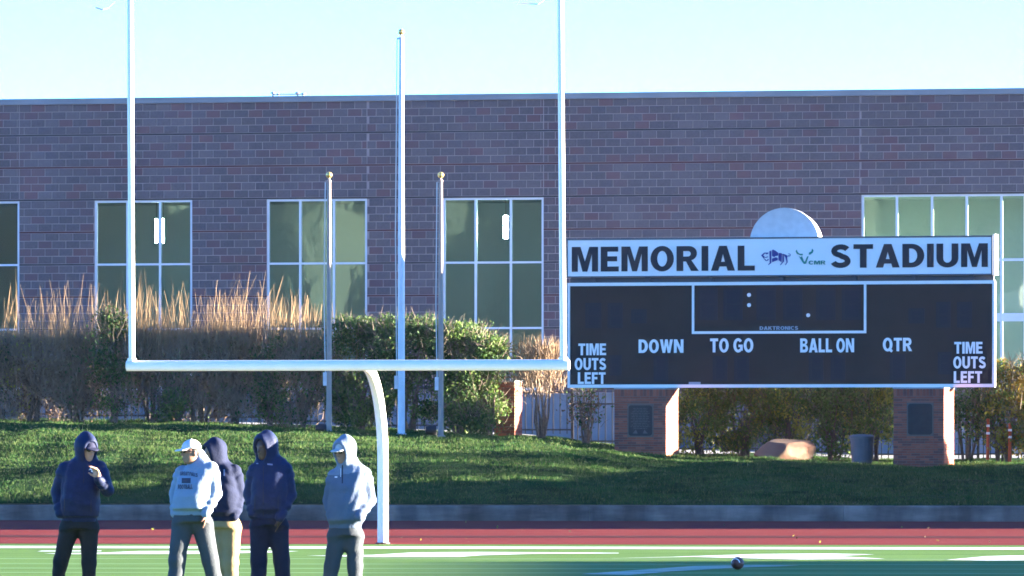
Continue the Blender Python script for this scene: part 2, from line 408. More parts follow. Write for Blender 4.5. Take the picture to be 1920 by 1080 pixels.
# kerb wall
def kerb_mat():
    m = mat('kerb_concrete', (0.29, 0.235, 0.20), 0.9, (0.15, 0.122, 0.106), 1.6, 8.0, bump=0.3, stretch=(1, 1, 0.35), lo=0.40, hi=0.62, stain=(0.45, (0.55, 0.55, 2.6)))
    return m
mb = MB()
t = thing('kerb_wall', 'low stained grey concrete kerb wall between red track and grass bank', 'wall')
KM = kerb_mat()
x = -40.0; i = 0
while x < 30:
    x1 = x + 5.2
    mb = MB()
    y0, y1 = kerb_y(x), kerb_y(x1)
    vs = []
    for (xx, yy) in ((x + 0.004, y0), (x1 - 0.004, y1)):
        vs += [(xx, yy, 0.0), (xx, yy, 0.305), (xx, yy+0.018, 0.325), (xx, yy+0.28, 0.325), (xx, yy+0.28, 0.0)]
    fs = [(k, (k+1) % 5, (k+1) % 5 + 5, k+5) for k in range(5)] + [(0, 1, 2, 3, 4), (9, 8, 7, 6, 5)]
    mb.add(vs, fs); mb.build('kerb_segment', KM, t); x = x1; i += 1

# grass bank
GRASS_A = mat('bank_grass', (0.014, 0.040, 0.012), 0.95, (0.028, 0.062, 0.018), 1.3, 6.0, bump=0.5, bscale=25, spec=0.05, stain=(0.5, (0.7, 0.5, 0.5)))
xs = np.linspace(-34, 30, 430); ss = np.linspace(0, 1, 150)
Xg, Sg = np.meshgrid(xs, ss, indexing='ij')
Yg = kerb_y(Xg) + 0.27 + Sg * 21.0
Zg = bank_z(Xg, Yg) + bank_rough(Xg, Yg) * np.clip(Sg*12, 0, 1)
V = np.stack([Xg, Yg, Zg], -1).reshape(-1, 3)
nx, ns = len(xs), len(ss)
idx = np.arange(nx*ns).reshape(nx, ns)
Fq = np.stack([idx[:-1, :-1], idx[1:, :-1], idx[1:, 1:], idx[:-1, 1:]], -1).reshape(-1, 4)
o = link('grass_bank', np_mesh('grass_bank', V, Fq, GRASS_A, True)); tag(o, kind='structure')

def z_ground(x, y): return float(bank_z(x, y) + bank_rough(np.array([x]), np.array([y]))[0])

# pale pavement behind the fence up to the building
xs = np.linspace(-60, 60, 121)
mb = MB(); vs = []
for x in xs:
    vs.append((x, kerb_y(x) + 21.0, float(z_top(x)) + 0.11)); vs.append((x, 190 - 0.2*x, float(z_top(x)) + 0.16))
mb.add(vs, [(2*i, 2*i+2, 2*i+3, 2*i+1) for i in range(len(xs)-1)])
tag(mb.build('pavement', PAVE), kind='structure')

# grass blades
def blades(n, seed, xr, sr, hmin, hmax, w):
    r = np.random.default_rng(seed)
    x = r.uniform(*xr, n); s = r.uniform(*sr, n)
    y = kerb_y(x) + 0.3 + s * 18.5
    z = bank_z(x, y) + bank_rough(x, y) * np.clip((y-kerb_y(x)-0.27)/21*12, 0, 1) - 0.01
    clump = noise2(x, y, 21, 2.2, 3) ; hgt = (r.uniform(hmin, hmax, n)) * (1 + 0.45*np.clip(clump, -1, 1.2))
    a = r.uniform(0, math.pi, n); dx = np.cos(a)*w/2; dy = np.sin(a)*w/2
    lx = r.normal(0, 0.4, n)*hgt; ly = r.normal(0, 0.4, n)*hgt
    V = np.zeros((n, 3, 3))
    V[:, 0] = np.stack([x-dx, y-dy, z], 1); V[:, 1] = np.stack([x+dx, y+dy, z], 1); V[:, 2] = np.stack([x+lx, y+ly, z+hgt], 1)
    mi = (r.random(n) < 0.3).astype(int)
    return V.reshape(-1, 3), np.arange(3*n).reshape(-1, 3), mi
GB1 = mat('grass_blade', (0.030, 0.092, 0.024), 0.8, (0.060, 0.116, 0.032), 0.9, 7, trans=0.3, spec=0.08, stain=(0.6, (0.9, 0.6, 0.5)))
GB2 = mat('grass_blade_pale', (0.070, 0.108, 0.035), 0.8, (0.10, 0.12, 0.045), 1.5, trans=0.3, spec=0.08)
V, Fq, mi = blades(230000, 31, (-15, 15), (0, 1), 0.035, 0.085, 0.022)
o = link('grass_blades', np_mesh('grass_blades', V, Fq, [GB1, GB2], False, mi)); tag(o, 'short mown green grass covering the bank', 'grass', kind='stuff')

# ------------------------------------------------------------------ school building
BF = Frame(0.0, 167.0, R(11.35))
UL, UR = BF.u(-420), BF.u(1968)
ZB0, ZB1 = 0.9, 11.0
bld = thing('school_building', 'long grey and reddish block school building with tall windows', 'building', (0, 167.0, 0), -R(11.35))
WT, WM, WL, WBOT = 8.29, 6.49, 4.67, 2.95
wins = [(-150, 36, (-88, -26)), (177, 360, (238, 299)), (500, 688, (562, 625)), (830, 1019, (891, 957)), (1615, 1960, (1681, 1747, 1812, 1877, 1921))]
W = [(BF.u(a), BF.u(b), [BF.u(m) for m in ms]) for a, b, ms in wins]
# recessed mortar wall with window holes
wall = MB(); YW = 0.014
cuts = []
edges_u = [UL] + [e for w in W for e in (w[0], w[1])] + [UR]
for i in range(0, len(edges_u), 2):
    wall.box((edges_u[i], YW, ZB0), (edges_u[i+1], 0.32, ZB1))
for w in W:
    wall.box((w[0], YW, WT), (w[1], 0.32, ZB1)); wall.box((w[0], YW, ZB0), (w[1], 0.32, WBOT))
wallo = wall.build('wall', MORTAR, bld)
LINES_Z = [10.13 - 0.91*k for k in range(9)]
joints = [BF.u(p) for p in (36, 360, 688, 1019, 1612)]
BL, JT = 0.4064, 0.022
shared = {}
full = []; restm = MB()
rb = random.Random(5)
rows = []
for k in range(9):
    top = ZB1 if k == 0 else LINES_Z[k-1] - 0.026
    bot = LINES_Z[k] + 0.026
    hrow = (top - bot) / 4
    for r_ in range(4): rows.append((bot + r_*hrow, bot + (r_+1)*hrow, k*4 + 3 - r_))
for (z0, z1, ri) in rows:
    if z1 < 3.0: continue
    segs = [(UL, UR)]
    zc = (z0+z1)/2
    if WBOT < zc < WT:
        segs = [(edges_u[i], edges_u[i+1]) for i in range(0, len(edges_u), 2)]
    segs2 = []
    for a, b in segs:
        ps = [a] + [j for j in joints if a + 0.05 < j < b - 0.05] + [b]
        segs2 += list(zip(ps[:-1], ps[1:]))
    for a, b in segs2:
        off = (ri % 2) * BL/2
        n0 = math.floor((a - off) / BL)
        u = n0*BL + off
        while u < b:
            x0, x1 = max(u, a), min(u + BL, b)
            u += BL
            if x1 - x0 < 0.06: continue
            redp = 0.14 + 0.10*max(0, (9 - zc)/6)
            q = rb.random()
            m_i = (4 if rb.random() < 0.6 else 5) if q < redp else rb.choice((0, 0, 1, 1, 2, 3))
            full_block = abs(x1 - x0 - BL) < 1e-4 and abs((z1-z0) - rows[4][1] + rows[4][0]) < 0.004
            if full_block: full.append((x0, z0, x1, z1, m_i))
            else:
                restm.cur = m_i; restm.block(x0+JT/2, x1-JT/2, z0+JT/2, z1-JT/2, rb.uniform(-0.002, 0.002), 0.02, 0.007)
# the nearest full blocks in view stand as objects, the rest is one mesh
full.sort(key=lambda b_: -b_[0] - (100 if (b_[1] > 6.0 or b_[0] < BF.u(1050)) else 0))
hz = full[0][3] - full[0][1]
for n_, (x0, z0, x1, z1, m_i) in enumerate(full):
    if n_ < 300:
        if m_i not in shared:
            b_ = MB(); b_.block(-BL/2+JT/2, BL/2-JT/2, -hz/2+JT/2, hz/2-JT/2, 0.0, 0.02, 0.007); shared[m_i] = b_.mesh('block', BLOCKS[m_i])
        link('block', shared[m_i], wallo, ((x0+x1)/2, rb.uniform(-0.002, 0.002), (z0+z1)/2))
    else:
        restm.cur = m_i; restm.block(x0+JT/2, x1-JT/2, z0+JT/2, z1-JT/2, rb.uniform(-0.002, 0.002), 0.02, 0.007)
tag(restm.build('wall_blocks', BLOCKS, bld), kind='stuff')
for k, z in enumerate(LINES_Z[:8]):
    segs = [(UL, UR)] if z > WT or z < WBOT else [(edges_u[i], edges_u[i+1]) for i in range(0, len(edges_u), 2)]
    for a, b in segs:
        s_ = MB(); s_.box((a+0.003, 0.004, z-0.022), (b-0.003, 0.02, z+0.022)); s_.build('accent_strip', STRIP_R if k % 2 else STRIP_D, bld)
for j in joints[:]:
    s_ = MB(); s_.box((j-0.011, 0.006, WT+0.06 if abs(j-BF.u(1612)) > 0.1 else WT+0.06), (j+0.011, 0.0135, ZB1-0.002)); s_.build('control_joint', MORTAR, bld)
# coping, roof, plinth, sides, back
c_ = MB(); c_.box((UL, -0.05, ZB1+0.002), (UR+0.05, 0.40, ZB1+0.15)); c_.box((UL, -0.062, ZB1+0.11), (UR+0.06, 0.0, ZB1+0.165)); c_.build('coping', COPING, bld)
c_ = MB(); c_.box((UL, 0.40, ZB1-0.35), (UR, 34, ZB1-0.25)); c_.build('roof', COPING, bld)
c_ = MB(); c_.box((UL, -0.06, ZB0), (UR, 0.012, 2.80)); c_.box((UL, -0.09, 2.80), (UR, 0.012, 2.86)); c_.build('plinth', PLINTH, bld)
c_ = MB(); c_.box((UL, 34, ZB0), (UR, 34.3, ZB1)); c_.box((UL, 0.32, ZB0), (UL+0.3, 34, ZB1)); c_.build('back_wall', BLOCKS[0], bld)
c_ = MB(); c_.box((UR-0.3, 7.0, ZB0), (UR, 34, ZB1)); c_.box((UR-0.3, 0.325, WT), (UR, 7.0, ZB1)); c_.box((UR-0.3, 0.325, ZB0), (UR, 7.0, WBOT)); c_.build('side_wall', BLOCKS[3], bld)
# rooms behind the glass
INT_WARM = mat('warm_room_wall', (0.36, 0.41, 0.33), 0.9, (0.32, 0.36, 0.30), 0.5)
UP = BF.u(1525)
c_ = MB(); c_.box((UL+0.3, 7.0, ZB0), (UR-0.31, 7.2, ZB1-0.36)); c_.build('interior_wall', INT_WALL, bld)
c_ = MB(); c_.box((UP-0.1, 0.33, ZB0), (UP+0.1, 6.99, ZB1-0.36)); c_.build('partition', INT_WARM, bld)
c_ = MB(); c_.box((UL+0.3, 0.325, 8.40), (UR-0.31, 6.99, 8.6)); c_.build('ceiling', INT_WALL, bld)
c_ = MB(); c_.box((UL+0.3, 0.325, 2.6), (UR-0.31, 6.99, 2.9)); c_.build('floor_slab', INT_DARK, bld)
FW = 0.062
def window(a, b, ms, bars, thick_bar=None):
    w = bpy.data.objects.new('window', None); COL.objects.link(w); w.parent = bld
    f_ = MB(); y0, y1 = 0.045, 0.16
    f_.box((a, y0, WT-FW), (b, y1, WT)); f_.box((a, y0, WBOT), (b, y1, WBOT+FW))
    f_.box((a, y0+0.002, WBOT+FW), (a+FW, y1, WT-FW)); f_.box((b-FW, y0+0.002, WBOT+FW), (b, y1, WT-FW))
    f_.build('frame', FRAMEM, w)
    for m in ms:
        q = MB(); q.box((m-FW/2, y0+0.006, WBOT+FW), (m+FW/2, y1+0.05, WT-FW)); q.build('mullion', FRAMEM, w)
    zs = [WBOT+FW]
    for zb, hh in sorted(bars):
        us = [a+FW] + ms + [b-FW]
        q = MB(); q.box((a+FW, y0+0.010, zb-hh/2), (b-FW, y1-0.01, zb+hh/2)); q.build('transom', FRAMEM, w)
        zs += [zb-hh/2, zb+hh/2]
    zs.append(WT-FW)
    us = [a+FW] + ms + [b-FW]
    for i in range(0, len(zs), 2):
        for j in range(len(us)-1):
            xa = us[j] + (FW/2 if j else 0); xb = us[j+1] - (FW/2 if j < len(us)-2 else 0)
            q = MB(); q.box((xa, 0.10, zs[i]), (xb, 0.106, zs[i+1])); q.build('pane', GLASS, w)
    return w
for i, (a, b, ms) in enumerate(W):
    if i < 4: window(a, b, ms, [(WM, 0.055), (WL, 0.055)])
    else: window(a, b, ms, [(WM, 0.07), (4.92, 0.22)])
# glazed end of the corner room
w = bpy.data.objects.new('window', None); COL.objects.link(w); w.parent = bld
q = MB(); q.box((UR-0.2, 0.325, WT-0.06), (UR-0.1, 7.0, WT)); q.box((UR-0.2, 0.325, WBOT), (UR-0.1, 7.0, WBOT+0.06)); q.build('frame', FRAMEM, w)
for yy in (0.36, 2.4, 4.6, 6.9):
    q = MB(); q.box((UR-0.2, yy-0.03, WBOT+0.06), (UR-0.1, yy+0.03, WT-0.06)); q.build('mullion', FRAMEM, w)
# lit pendant lamps seen through the glass
LAMP = emit_mat('lamp_tube', (0.92, 1.0, 0.98), 20.0)
def lamp(px0, px1, py0, py1, y):
    l = bpy.data.objects.new('pendant_lamp', None); COL.objects.link(l); l.parent = bld
    u0, u1 = BF.u(px0, y), BF.u(px1, y); z0, z1 = BF.z(px0, py1, y), BF.z(px0, py0, y); uc = (u0+u1)/2
    q = MB(); q.lathe([(0.02, z0-0.01), ((u1-u0)/2, z0), ((u1-u0)/2, z1), (0.02, z1+0.02)], 12, (uc, y, 0)); q.build('tube', LAMP, l)
    q = MB(); q.tube([(uc, y, z1+0.02), (uc, y, 8.39)], 0.008, 6); q.build('cord', BLACKM, l)
lamp(291, 295.5, 411, 455, 1.2); lamp(304.5, 308, 411, 455, 1.9); lamp(944, 953, 405, 447, 1.4)

# roof vent rail
zc_ = ZB1 + 0.165
rr = thing('roof_vent_rail', 'small pipe vents and rail standing on the flat roof edge', 'roof vent', tuple(BF.world(BF.u(540, 1.5), 1.5, ZB1-0.25)), -R(11.35))
base_u = BF.u(540, 1.5)
for px, top, rad in ((512, 172, 0.035), (522, 175, 0.025), (558, 172, 0.035), (569, 174, 0.04)):
    uu = BF.u(px, 1.5) - base_u; zt = BF.z(px, top, 1.5) - (ZB1-0.25)
    q = MB(); q.lathe([(rad*0.8, 0), (rad*0.8, zt-0.06), (rad*2.0, zt-0.05), (rad*2.0, zt-0.02), (rad*0.5, zt)], 10, (uu, 0, 0)); q.build('vent_pipe', COPING, rr)
q = MB(); zr = BF.z(540, 177, 1.5) - (ZB1-0.25); q.tube([(BF.u(514, 1.5)-base_u, 0, zr), (BF.u(567, 1.5)-base_u, 0, zr)], 0.02, 8); q.build('rail', ALU, rr)

# ------------------------------------------------------------------ brick pillars and scoreboard
BRK = [mat('red_brick_%d' % i, c, 0.9, c2, 12, bump=0.2) for i, (c, c2) in enumerate([((0.37,0.100,0.060),(0.31,0.086,0.053)), ((0.31,0.082,0.050),(0.26,0.071,0.046)), ((0.41,0.122,0.074),(0.35,0.104,0.064)), ((0.22,0.072,0.055),(0.18,0.065,0.05))])]
BMORT = mat('brick_mortar', (0.24, 0.16, 0.13), 0.95, (0.20, 0.14, 0.115), 5)
PLQ = mat('bronze_plaque', (0.022, 0.021, 0.023), 0.5, (0.030, 0.029, 0.031), 8, spec=0.25)
PLQF = mat('plaque_frame', (0.15, 0.11, 0.09), 0.6)
def brick_pillar(fr, px0, px1, y0, dep, z0, z1, label, group, name='brick_pillar', plaque=None, course=0.0545):
    u0, u1 = fr.u(px0, y0), fr.u(px1, y0)
    wd = u1 - u0; uc = (u0+u1)/2
    p = thing(name, label, 'pillar', tuple(fr.world(uc, y0 + dep/2, z0)), -fr.th, group)
    hh = z1 - z0
    q = MB(); q.box((-wd/2+0.012, -dep/2+0.012, 0), (wd/2-0.012, dep/2-0.012, hh-0.01)); q.build('core', BMORT, p)
    m = MB(); rr_ = random.Random(int(px0)); n = int(hh/course); ch = hh/n
    for r_ in range(n):
        za, zb = r_*ch + 0.005, (r_+1)*ch - 0.005
        soldier = r_ >= n-3 and n > 24
        if soldier and r_ > n-3: continue
        if soldier: zb = hh - 0.005
        bl = 0.075 if soldier else 0.205
        for side in range(4):
            L = wd if side % 2 == 0 else dep
            o_ = 0 if soldier else (r_ % 2) * bl/2
            x = -L/2 - o_
            while x < L/2:
                xa, xb = max(x, -L/2), min(x+bl, L/2); x += bl
                if xb - xa < 0.02: continue
                m.cur = rr_.choice((0, 0, 1, 2, 3)) if rr_.random() > 0.1 else 3
                pr = rr_.uniform(-0.003, 0.003)
                b0 = len(m.v)
                T = {0: lambda a, d_: (a, -dep/2 + d_), 1: lambda a, d_: (wd/2 - d_, a), 2: lambda a, d_: (-a, dep/2 - d_), 3: lambda a, d_: (-wd/2 + d_, -a)}[side]
                vs = [(*T(xa+0.005, pr), za), (*T(xb-0.005, pr), za), (*T(xb-0.005, pr), zb), (*T(xa+0.005, pr), zb),
                      (*T(xa+0.005, 0.014), za), (*T(xb-0.005, 0.014), za), (*T(xb-0.005, 0.014), zb), (*T(xa+0.005, 0.014), zb)]
                m.add(vs, [(0,1,2,3), (0,4,5,1), (1,5,6,2), (2,6,7,3), (3,7,4,0)])
    tag(m.build('brickwork', BRK, p), kind='stuff')
    q = MB(); q.box((-wd/2-0.01, -dep/2-0.01, hh), (wd/2+0.01, dep/2+0.01, hh+0.03)); q.build('cap', CONC, p)
    if plaque:
        a, b, c, d = plaque
        xa, xb = fr.u(a, y0)-uc, fr.u(b, y0)-uc; zb, za = fr.z(a, c, y0)-z0, fr.z(a, d, y0)-z0
        def rrect(x0, x1, z0_, z1_, r):
            pts = []
            for cx, cz, a0 in ((x1-r, z0_+r, -90), (x1-r, z1_-r, 0), (x0+r, z1_-r, 90), (x0+r, z0_+r, 180)):
                for k in range(5): t_ = R(a0 + 22.5*k); pts.append((cx + r*math.cos(t_), cz + r*math.sin(t_)))
            return pts
        f_ = bpy.data.objects.new('plaque', None); COL.objects.link(f_); f_.parent = p
        q = MB(); q.box((xa-0.03, -dep/2-0.015, za-0.03), (xb+0.03, -dep/2-0.004, zb+0.03)); q.build('plaque_frame', PLQF, f_)
        q = MB(); q.plate(rrect(xa, xb, za, zb, 0.06), -dep/2-0.028, -dep/2-0.016); q.build('plate', PLQ, f_)
        return p, (xa, xb, za, zb, -dep/2-0.028, f_)
    return p, None

SF = Frame(PX(1463, 137.8), 137.8, R(15))
YPF = -0.95
pz = (0.0, 0.0)
boardz0 = SF.z(1200, 727, 0.0)
lp, pq = brick_pillar(SF, 1152, 1249, YPF, 1.2, 1.05, boardz0 - 0.04, 'left brick pillar under the scoreboard with a lettered dark plaque', 'brick pillars carrying the scoreboard', plaque=(1179, 1223, 760, 817))
# raised lettering lines on the plaque: too worn to read, thin raised bars and two emblems
PL2 = mat('plaque_relief', (0.10, 0.095, 0.09), 0.5)
xa, xb, za, zb, yq, f_ = pq
q = MB(); rq = random.Random(3)
for k in range(13):
    zz = zb - 0.07 - k*(zb-za-0.2)/13
    ww = (xb-xa)*0.5*rq.uniform(0.55, 0.82); x = -ww
    cx = (xa+xb)/2
    while x < ww:
        l_ = rq.uniform(0.03, 0.09); q.box((cx+x, yq-0.005, zz-0.007), (cx+min(x+l_, ww), yq-0.0005, zz+0.007)); x += l_ + 0.018
for sx in (-1, 1):
    q.plate([((xa+xb)/2+sx*0.12-0.06, za+0.05), ((xa+xb)/2+sx*0.12+0.06, za+0.05), ((xa+xb)/2+sx*0.10, za+0.14)], yq-0.006, yq-0.0005)
tag(q.build('relief', PL2, f_), kind='stuff')
rp, pq2 = brick_pillar(SF, 1675, 1770, YPF, 1.2, 0.95, boardz0 - 0.04, 'right brick pillar under the scoreboard with a blank dark plaque', 'brick pillars carrying the scoreboard', plaque=(1703, 1748, 757, 815))

BOARD = mat('scoreboard_black', (0.022, 0.017, 0.016), 0.5, (0.026, 0.021, 0.020), 1.5, spec=0.2)
DIGIT = mat('digit_panel', (0.0145, 0.0160, 0.027), 0.5, spec=0.2)
SEG = mat('digit_segment', (0.017, 0.019, 0.028), 0.5, spec=0.2)
LTR_K = mat('sign_letter_black', (0.016, 0.016, 0.022), 0.5)
WH = mat('sign_white', (0.86, 0.80, 0.74), 0.45, (0.81, 0.76, 0.71), 1.2)
WHL = mat('letter_white', (0.86, 0.81, 0.77), 0.5)
NAVY_L = mat('logo_navy', (0.035, 0.04, 0.20), 0.5)
GREEN_L = mat('logo_green', (0.03, 0.22, 0.16), 0.5)
BRKT = mat('bracket_steel', (0.07, 0.072, 0.08), 0.5)
sb = thing('scoreboard', 'black football scoreboard with white MEMORIAL STADIUM sign above it', 'scoreboard', (SF.cx, SF.cy, boardz0), -SF.th)
def S(px, py, y=0.0): u, z = SF.uz(px, py, y); return u, z - boardz0
uL, uR = SF.u(1064), SF.u(1865)
zb0 = 0.0; zt0 = S(1463, 528)[1]
q = MB(); q.box((uL+0.02, 0.03, zb0+0.02), (uR-0.02, 0.33, zt0-0.02)); q.build('cabinet', BOARD, sb)
def bar(x0, x1, z0, z1, name='trim', y0=0.0, y1=0.029, m=WH):
    b_ = MB(); b_.box((x0, y0, z0), (x1, y1, z1)); return b_.build(name, m, sb)
tw = 0.075
q = MB()   # outer trim as one ring
q.box((uL, 0.0, zb0), (uR, 0.12, zb0+tw)); q.box((uL, 0.0, zt0-tw), (uR, 0.12, zt0))
q.box((uL, 0.002, zb0+tw), (uL+tw*0.75, 0.118, zt0-tw)); q.box((uR-tw*0.75, 0.002, zb0+tw), (uR, 0.118, zt0-tw))
q.build('border', WH, sb)
ca, cb = SF.u(1297), SF.u(1624); cz = S(1460, 623)[1]
q = MB(); q.box((ca, 0.004, cz-0.03), (cb, 0.03, cz+0.03)); q.box((ca, 0.006, cz+0.03), (ca+0.055, 0.03, zt0-tw)); q.box((cb-0.055, 0.006, cz+0.03), (cb, 0.03, zt0-tw)); q.build('clock_border', WH, sb)
def digit(px0, px1, py0, py1, seg=True):
    x0, z1 = S(px0, py0); x1, z0 = S(px1, py1)
    d_ = bpy.data.objects.new('digit', None); COL.objects.link(d_); d_.parent = sb
    b_ = MB(); b_.box((x0, 0.022, z0), (x1, 0.0295, z1)); b_.build('digit_panel', DIGIT, d_)
    if seg:
        t_ = 0.035; e = 0.03; zm = (z0+z1)/2
        for (a, b, c, d2) in ((x0+e+t_, x1-e-t_, z1-e-t_, z1-e), (x0+e+t_, x1-e-t_, z0+e, z0+e+t_), (x0+e+t_, x1-e-t_, zm-t_/2, zm+t_/2),
                              (x0+e, x0+e+t_, zm+0.01, z1-e), (x1-e-t_, x1-e, zm+0.01, z1-e), (x0+e, x0+e+t_, z0+e, zm-0.01), (x1-e-t_, x1-e, z0+e, zm-0.01)):
            b_ = MB(); b_.box((a, 0.018, c), (b, 0.0215, d2)); b_.build('segment', SEG, d_)
for a in (1309, 1356, 1418, 1468, 1530, 1578): digit(a, a+36, 540, 600)
for a, b, c, d in ((1225, 1252, 668, 715), (1336, 1363, 668, 715), (1376, 1404, 668, 715), (1516, 1543, 666, 714), (1557, 1584, 666, 714), (1668, 1697, 664, 713), (1758, 1784, 660, 702), (1141, 1165, 666, 704),
                   (1097, 1127, 568, 615), (1139, 1167, 568, 615), (1183, 1212, 580, 606), (1703, 1733, 578, 606), (1755, 1782, 566, 614), (1794, 1822, 566, 614)): digit(a, b, c, d)
for px, py in ((1404, 553), (1404, 572), (1515, 591)):
    x, z = S(px, py); q = MB(); q.lathe([(0.044, 0.010), (0.046, 0.014), (0.046, 0.0295)], 16, (x, 0, z), 'y'); q.build('dot_lamp', WHL, sb)
def word(txt, px0, px1, py0, py1, m, bold, name='lettering', track=1.0, y=0.029, thick=0.012):
    x0, z1 = S(px0, py0); x1, z0 = S(px1, py1)
    z1 = (S(px0, py0)[1] + S(px1, py0)[1]) / 2; z0 = (S(px0, py1)[1] + S(px1, py1)[1]) / 2
    return link(name, text_mesh(txt, x0, x1, z0, z1, y, m, bold, thick, track=track), sb)
for t_, a in (('DOWN', (1197, 1281, 636, 662)), ('TO GO', (1331, 1412, 634, 661)), ('BALL ON', (1500, 1601, 634, 661)), ('QTR', (1655, 1710, 633, 661)),
              ('TIME', (1084, 1136, 644, 666)), ('OUTS', (1077, 1136, 671, 694)), ('LEFT', (1083, 1135, 698, 720)),
              ('TIME', (1789, 1842, 641, 663)), ('OUTS', (1787, 1848, 668, 691)), ('LEFT', (1788, 1841, 696, 718))):
    word(t_, *a, WHL, 0.028)
word('DAKTRONICS', 1424, 1496, 611.5, 618.5, mat('letter_grey', (0.30, 0.32, 0.36), 0.6), 0.0, track=1.1)
q = MB(); x0, z1 = S(1291, 716); x1, z0 = S(1313, 721); q.box((x0, 0.02, z0), (x1, 0.0295, z1)); q.build('maker_plate', mat('letter_grey', (0.3, 0.3, 0.3)), sb)
# sign panel above, set on short brackets
sz0 = S(1463, 518)[1]; sz1 = S(1463, 444.5)[1]; sL, sR = SF.u(1062), SF.u(1861)
q = MB(); q.box((sL+0.03, 0.012, sz0+0.03), (sR-0.03, 0.3, sz1-0.03)); q.build('sign_panel', WH, sb)
q = MB(); q.box((sL, 0.0, sz1-0.035), (sR, 0.36, sz1)); q.box((sL, 0.0, sz0), (sR, 0.36, sz0+0.03))
q.box((sL, 0.002, sz0+0.03), (sL+0.025, 0.358, sz1-0.035)); q.box((sR-0.03, 0.002, sz0+0.03), (sR, 0.358, sz1-0.035)); q.build('sign_frame', mat('sign_frame_metal', (0.10, 0.105, 0.12), 0.4, metal=0.3), sb)
q = MB(); q.box((sR+0.001, 0.06, sz0), (sR+0.045, 0.50, sz1+0.03)); q.build('sign_end_cap', WHITE, sb)
q = MB(); q.box((uL+0.05, 0.14, zt0-0.015), (uR-0.05, 0.26, sz0-0.005)); q.build('support_beam', BRKT, sb)
for px in (1110, 1212, 1330, 1463, 1600, 1710, 1820):
    u = SF.u(px); q = MB(); q.box((u-0.06, 0.08, zt0+0.001), (u+0.06, 0.135, sz0-0.001)); q.build('bracket', BRKT, sb)
word('MEMORIAL', 1072, 1415, 461, 509, LTR_K, 0.062, track=1.06, y=0.0115)
word('STADIUM', 1558, 1852, 457, 502, LTR_K, 0.062, track=1.06, y=0.0115)
# bison emblem and longhorn emblem: flat print on the sign panel
def emblem(name, polys, px0, py0, sc, m, y=0.0115):
    q = MB()
    for k, poly in enumerate(polys):
        pts = [S(px0 + a*sc, py0 + b*sc) for a, b in poly]
        q.plate(pts, y-0.010, y)
    return q.build(name, m, sb)
Zs = 140/1920.0
bison = [[(165,325),(245,255),(355,255),(345,285),(300,300),(270,275),(215,325),(270,375),(330,355),(350,370),(280,392),(250,380),(240,395),(305,455),(345,415),(360,440),(310,475),(280,465)],
         [(375,225),(425,200),(425,520),(350,580),(345,565),(385,515)],
         [(445,190),(470,175),(540,210),(600,260),(600,330),(535,345),(500,370),(445,340)],
         [(445,410),(545,375),(595,400),(590,450),(445,500)],
         [(612,265),(690,265),(700,300),(690,500),(670,490),(610,450)],
         [(710,280),(745,290),(755,480),(665,580),(650,565),(712,495)],
         [(748,290),(800,310),(850,340),(830,390),(845,500),(795,580),(780,565),(820,500),(790,380),(752,330)],
         [(852,325),(905,335),(900,295),(850,290),(885,275),(920,300),(918,340),(870,358)]]
emblem('bison_emblem', bison, 1415, 455, Zs, NAVY_L)
horn = [[(1050,215),(1090,175),(1088,215),(1125,262),(1165,285),(1235,285),(1235,325),(1180,325),(1085,290)],
        [(1475,150),(1512,200),(1490,260),(1430,305),(1385,305),(1400,250),(1455,225)],
        [(1135,345),(1185,375),(1215,340),(1265,480),(1290,490),(1345,360),(1385,345),(1320,540),(1265,548),(1215,480)]]
emblem('longhorn_emblem', horn, 1415, 455, Zs, GREEN_L)
o = word('CMR', 1516, 1548, 488.5, 496, GREEN_L, -0.006, 'lettering', y=0.0115)
# round drum behind the sign
q = MB(); cxp, czp = S(1472, 456, 0.45); rd = (1539-1406)/2*137.8/FPX*1.0
D = thing('round_drum_sign', 'round white drum sign rising behind the top of the scoreboard', 'sign', tuple(SF.world(cxp, 0.56, boardz0 + czp)), -SF.th)
q = MB(); q.lathe([(rd*0.93, -0.18), (rd*0.93, 0.5)], 48, (0, 0, 0), 'y'); q.build('drum', WHITE, D, True)
q = MB(); q.lathe([(rd*0.925, -0.20), (rd, -0.21), (rd, -0.10), (rd*0.94, -0.09)], 48, (0, 0, 0), 'y'); q.build('rim', ALU, D, True)
q = MB(); q.box((-0.05, 0.0, -2.4), (0.05, 0.1, -rd*0.9)); q.build('support', ALU, D)

# ------------------------------------------------------------------ goal post
GY, GTH = 98.6, R(12)
GF = Frame(PX(650.5, GY), GY, GTH)
gp = thing('goal_post', 'white gooseneck football goal post with tall uprights', 'goal post', (GF.cx, GF.cy, 0), -GTH)
zc = PZ(685, GY); u0, u1 = GF.u(247.5), GF.u(1056)
q = MB(); q.tube([(GF.u(238), 0, zc), (GF.u(1067), 0, zc)], 0.088, 20); cb_ = q.build('crossbar', WHITE, gp, True)
for uu, tl in ((u0, -0.035), (u1, -0.05)):
    q = MB(); q.tube([(uu, 0, zc+0.05), (uu+tl, 0, 9.25)], 0.053, 16); q.build('upright', WHITE, gp, True)
    q = MB(); q.lathe([(0.075, zc+0.07), (0.075, zc+0.12), (0.055, zc+0.13)], 16, (uu, 0, 0)); q.build('collar', WHITE, gp, True)
ub = GF.u(718, 1.9)
pts = [(ub, 1.9, 0.0), (ub, 1.9, 0.8), (ub, 1.9, 1.3)]
n = 14
for k in range(n+1):
    a = R(90*k/n)
    pts.append((ub + (GF.u(684, 0.1)-ub)*(1-math.cos(a)), 1.9 - 1.85*(1-math.cos(a))*1.0, 1.35 + (zc-1.35)*math.sin(a)))
q = MB(); q.tube(pts, 0.092, 20); q.build('gooseneck', WHITE, gp, True)
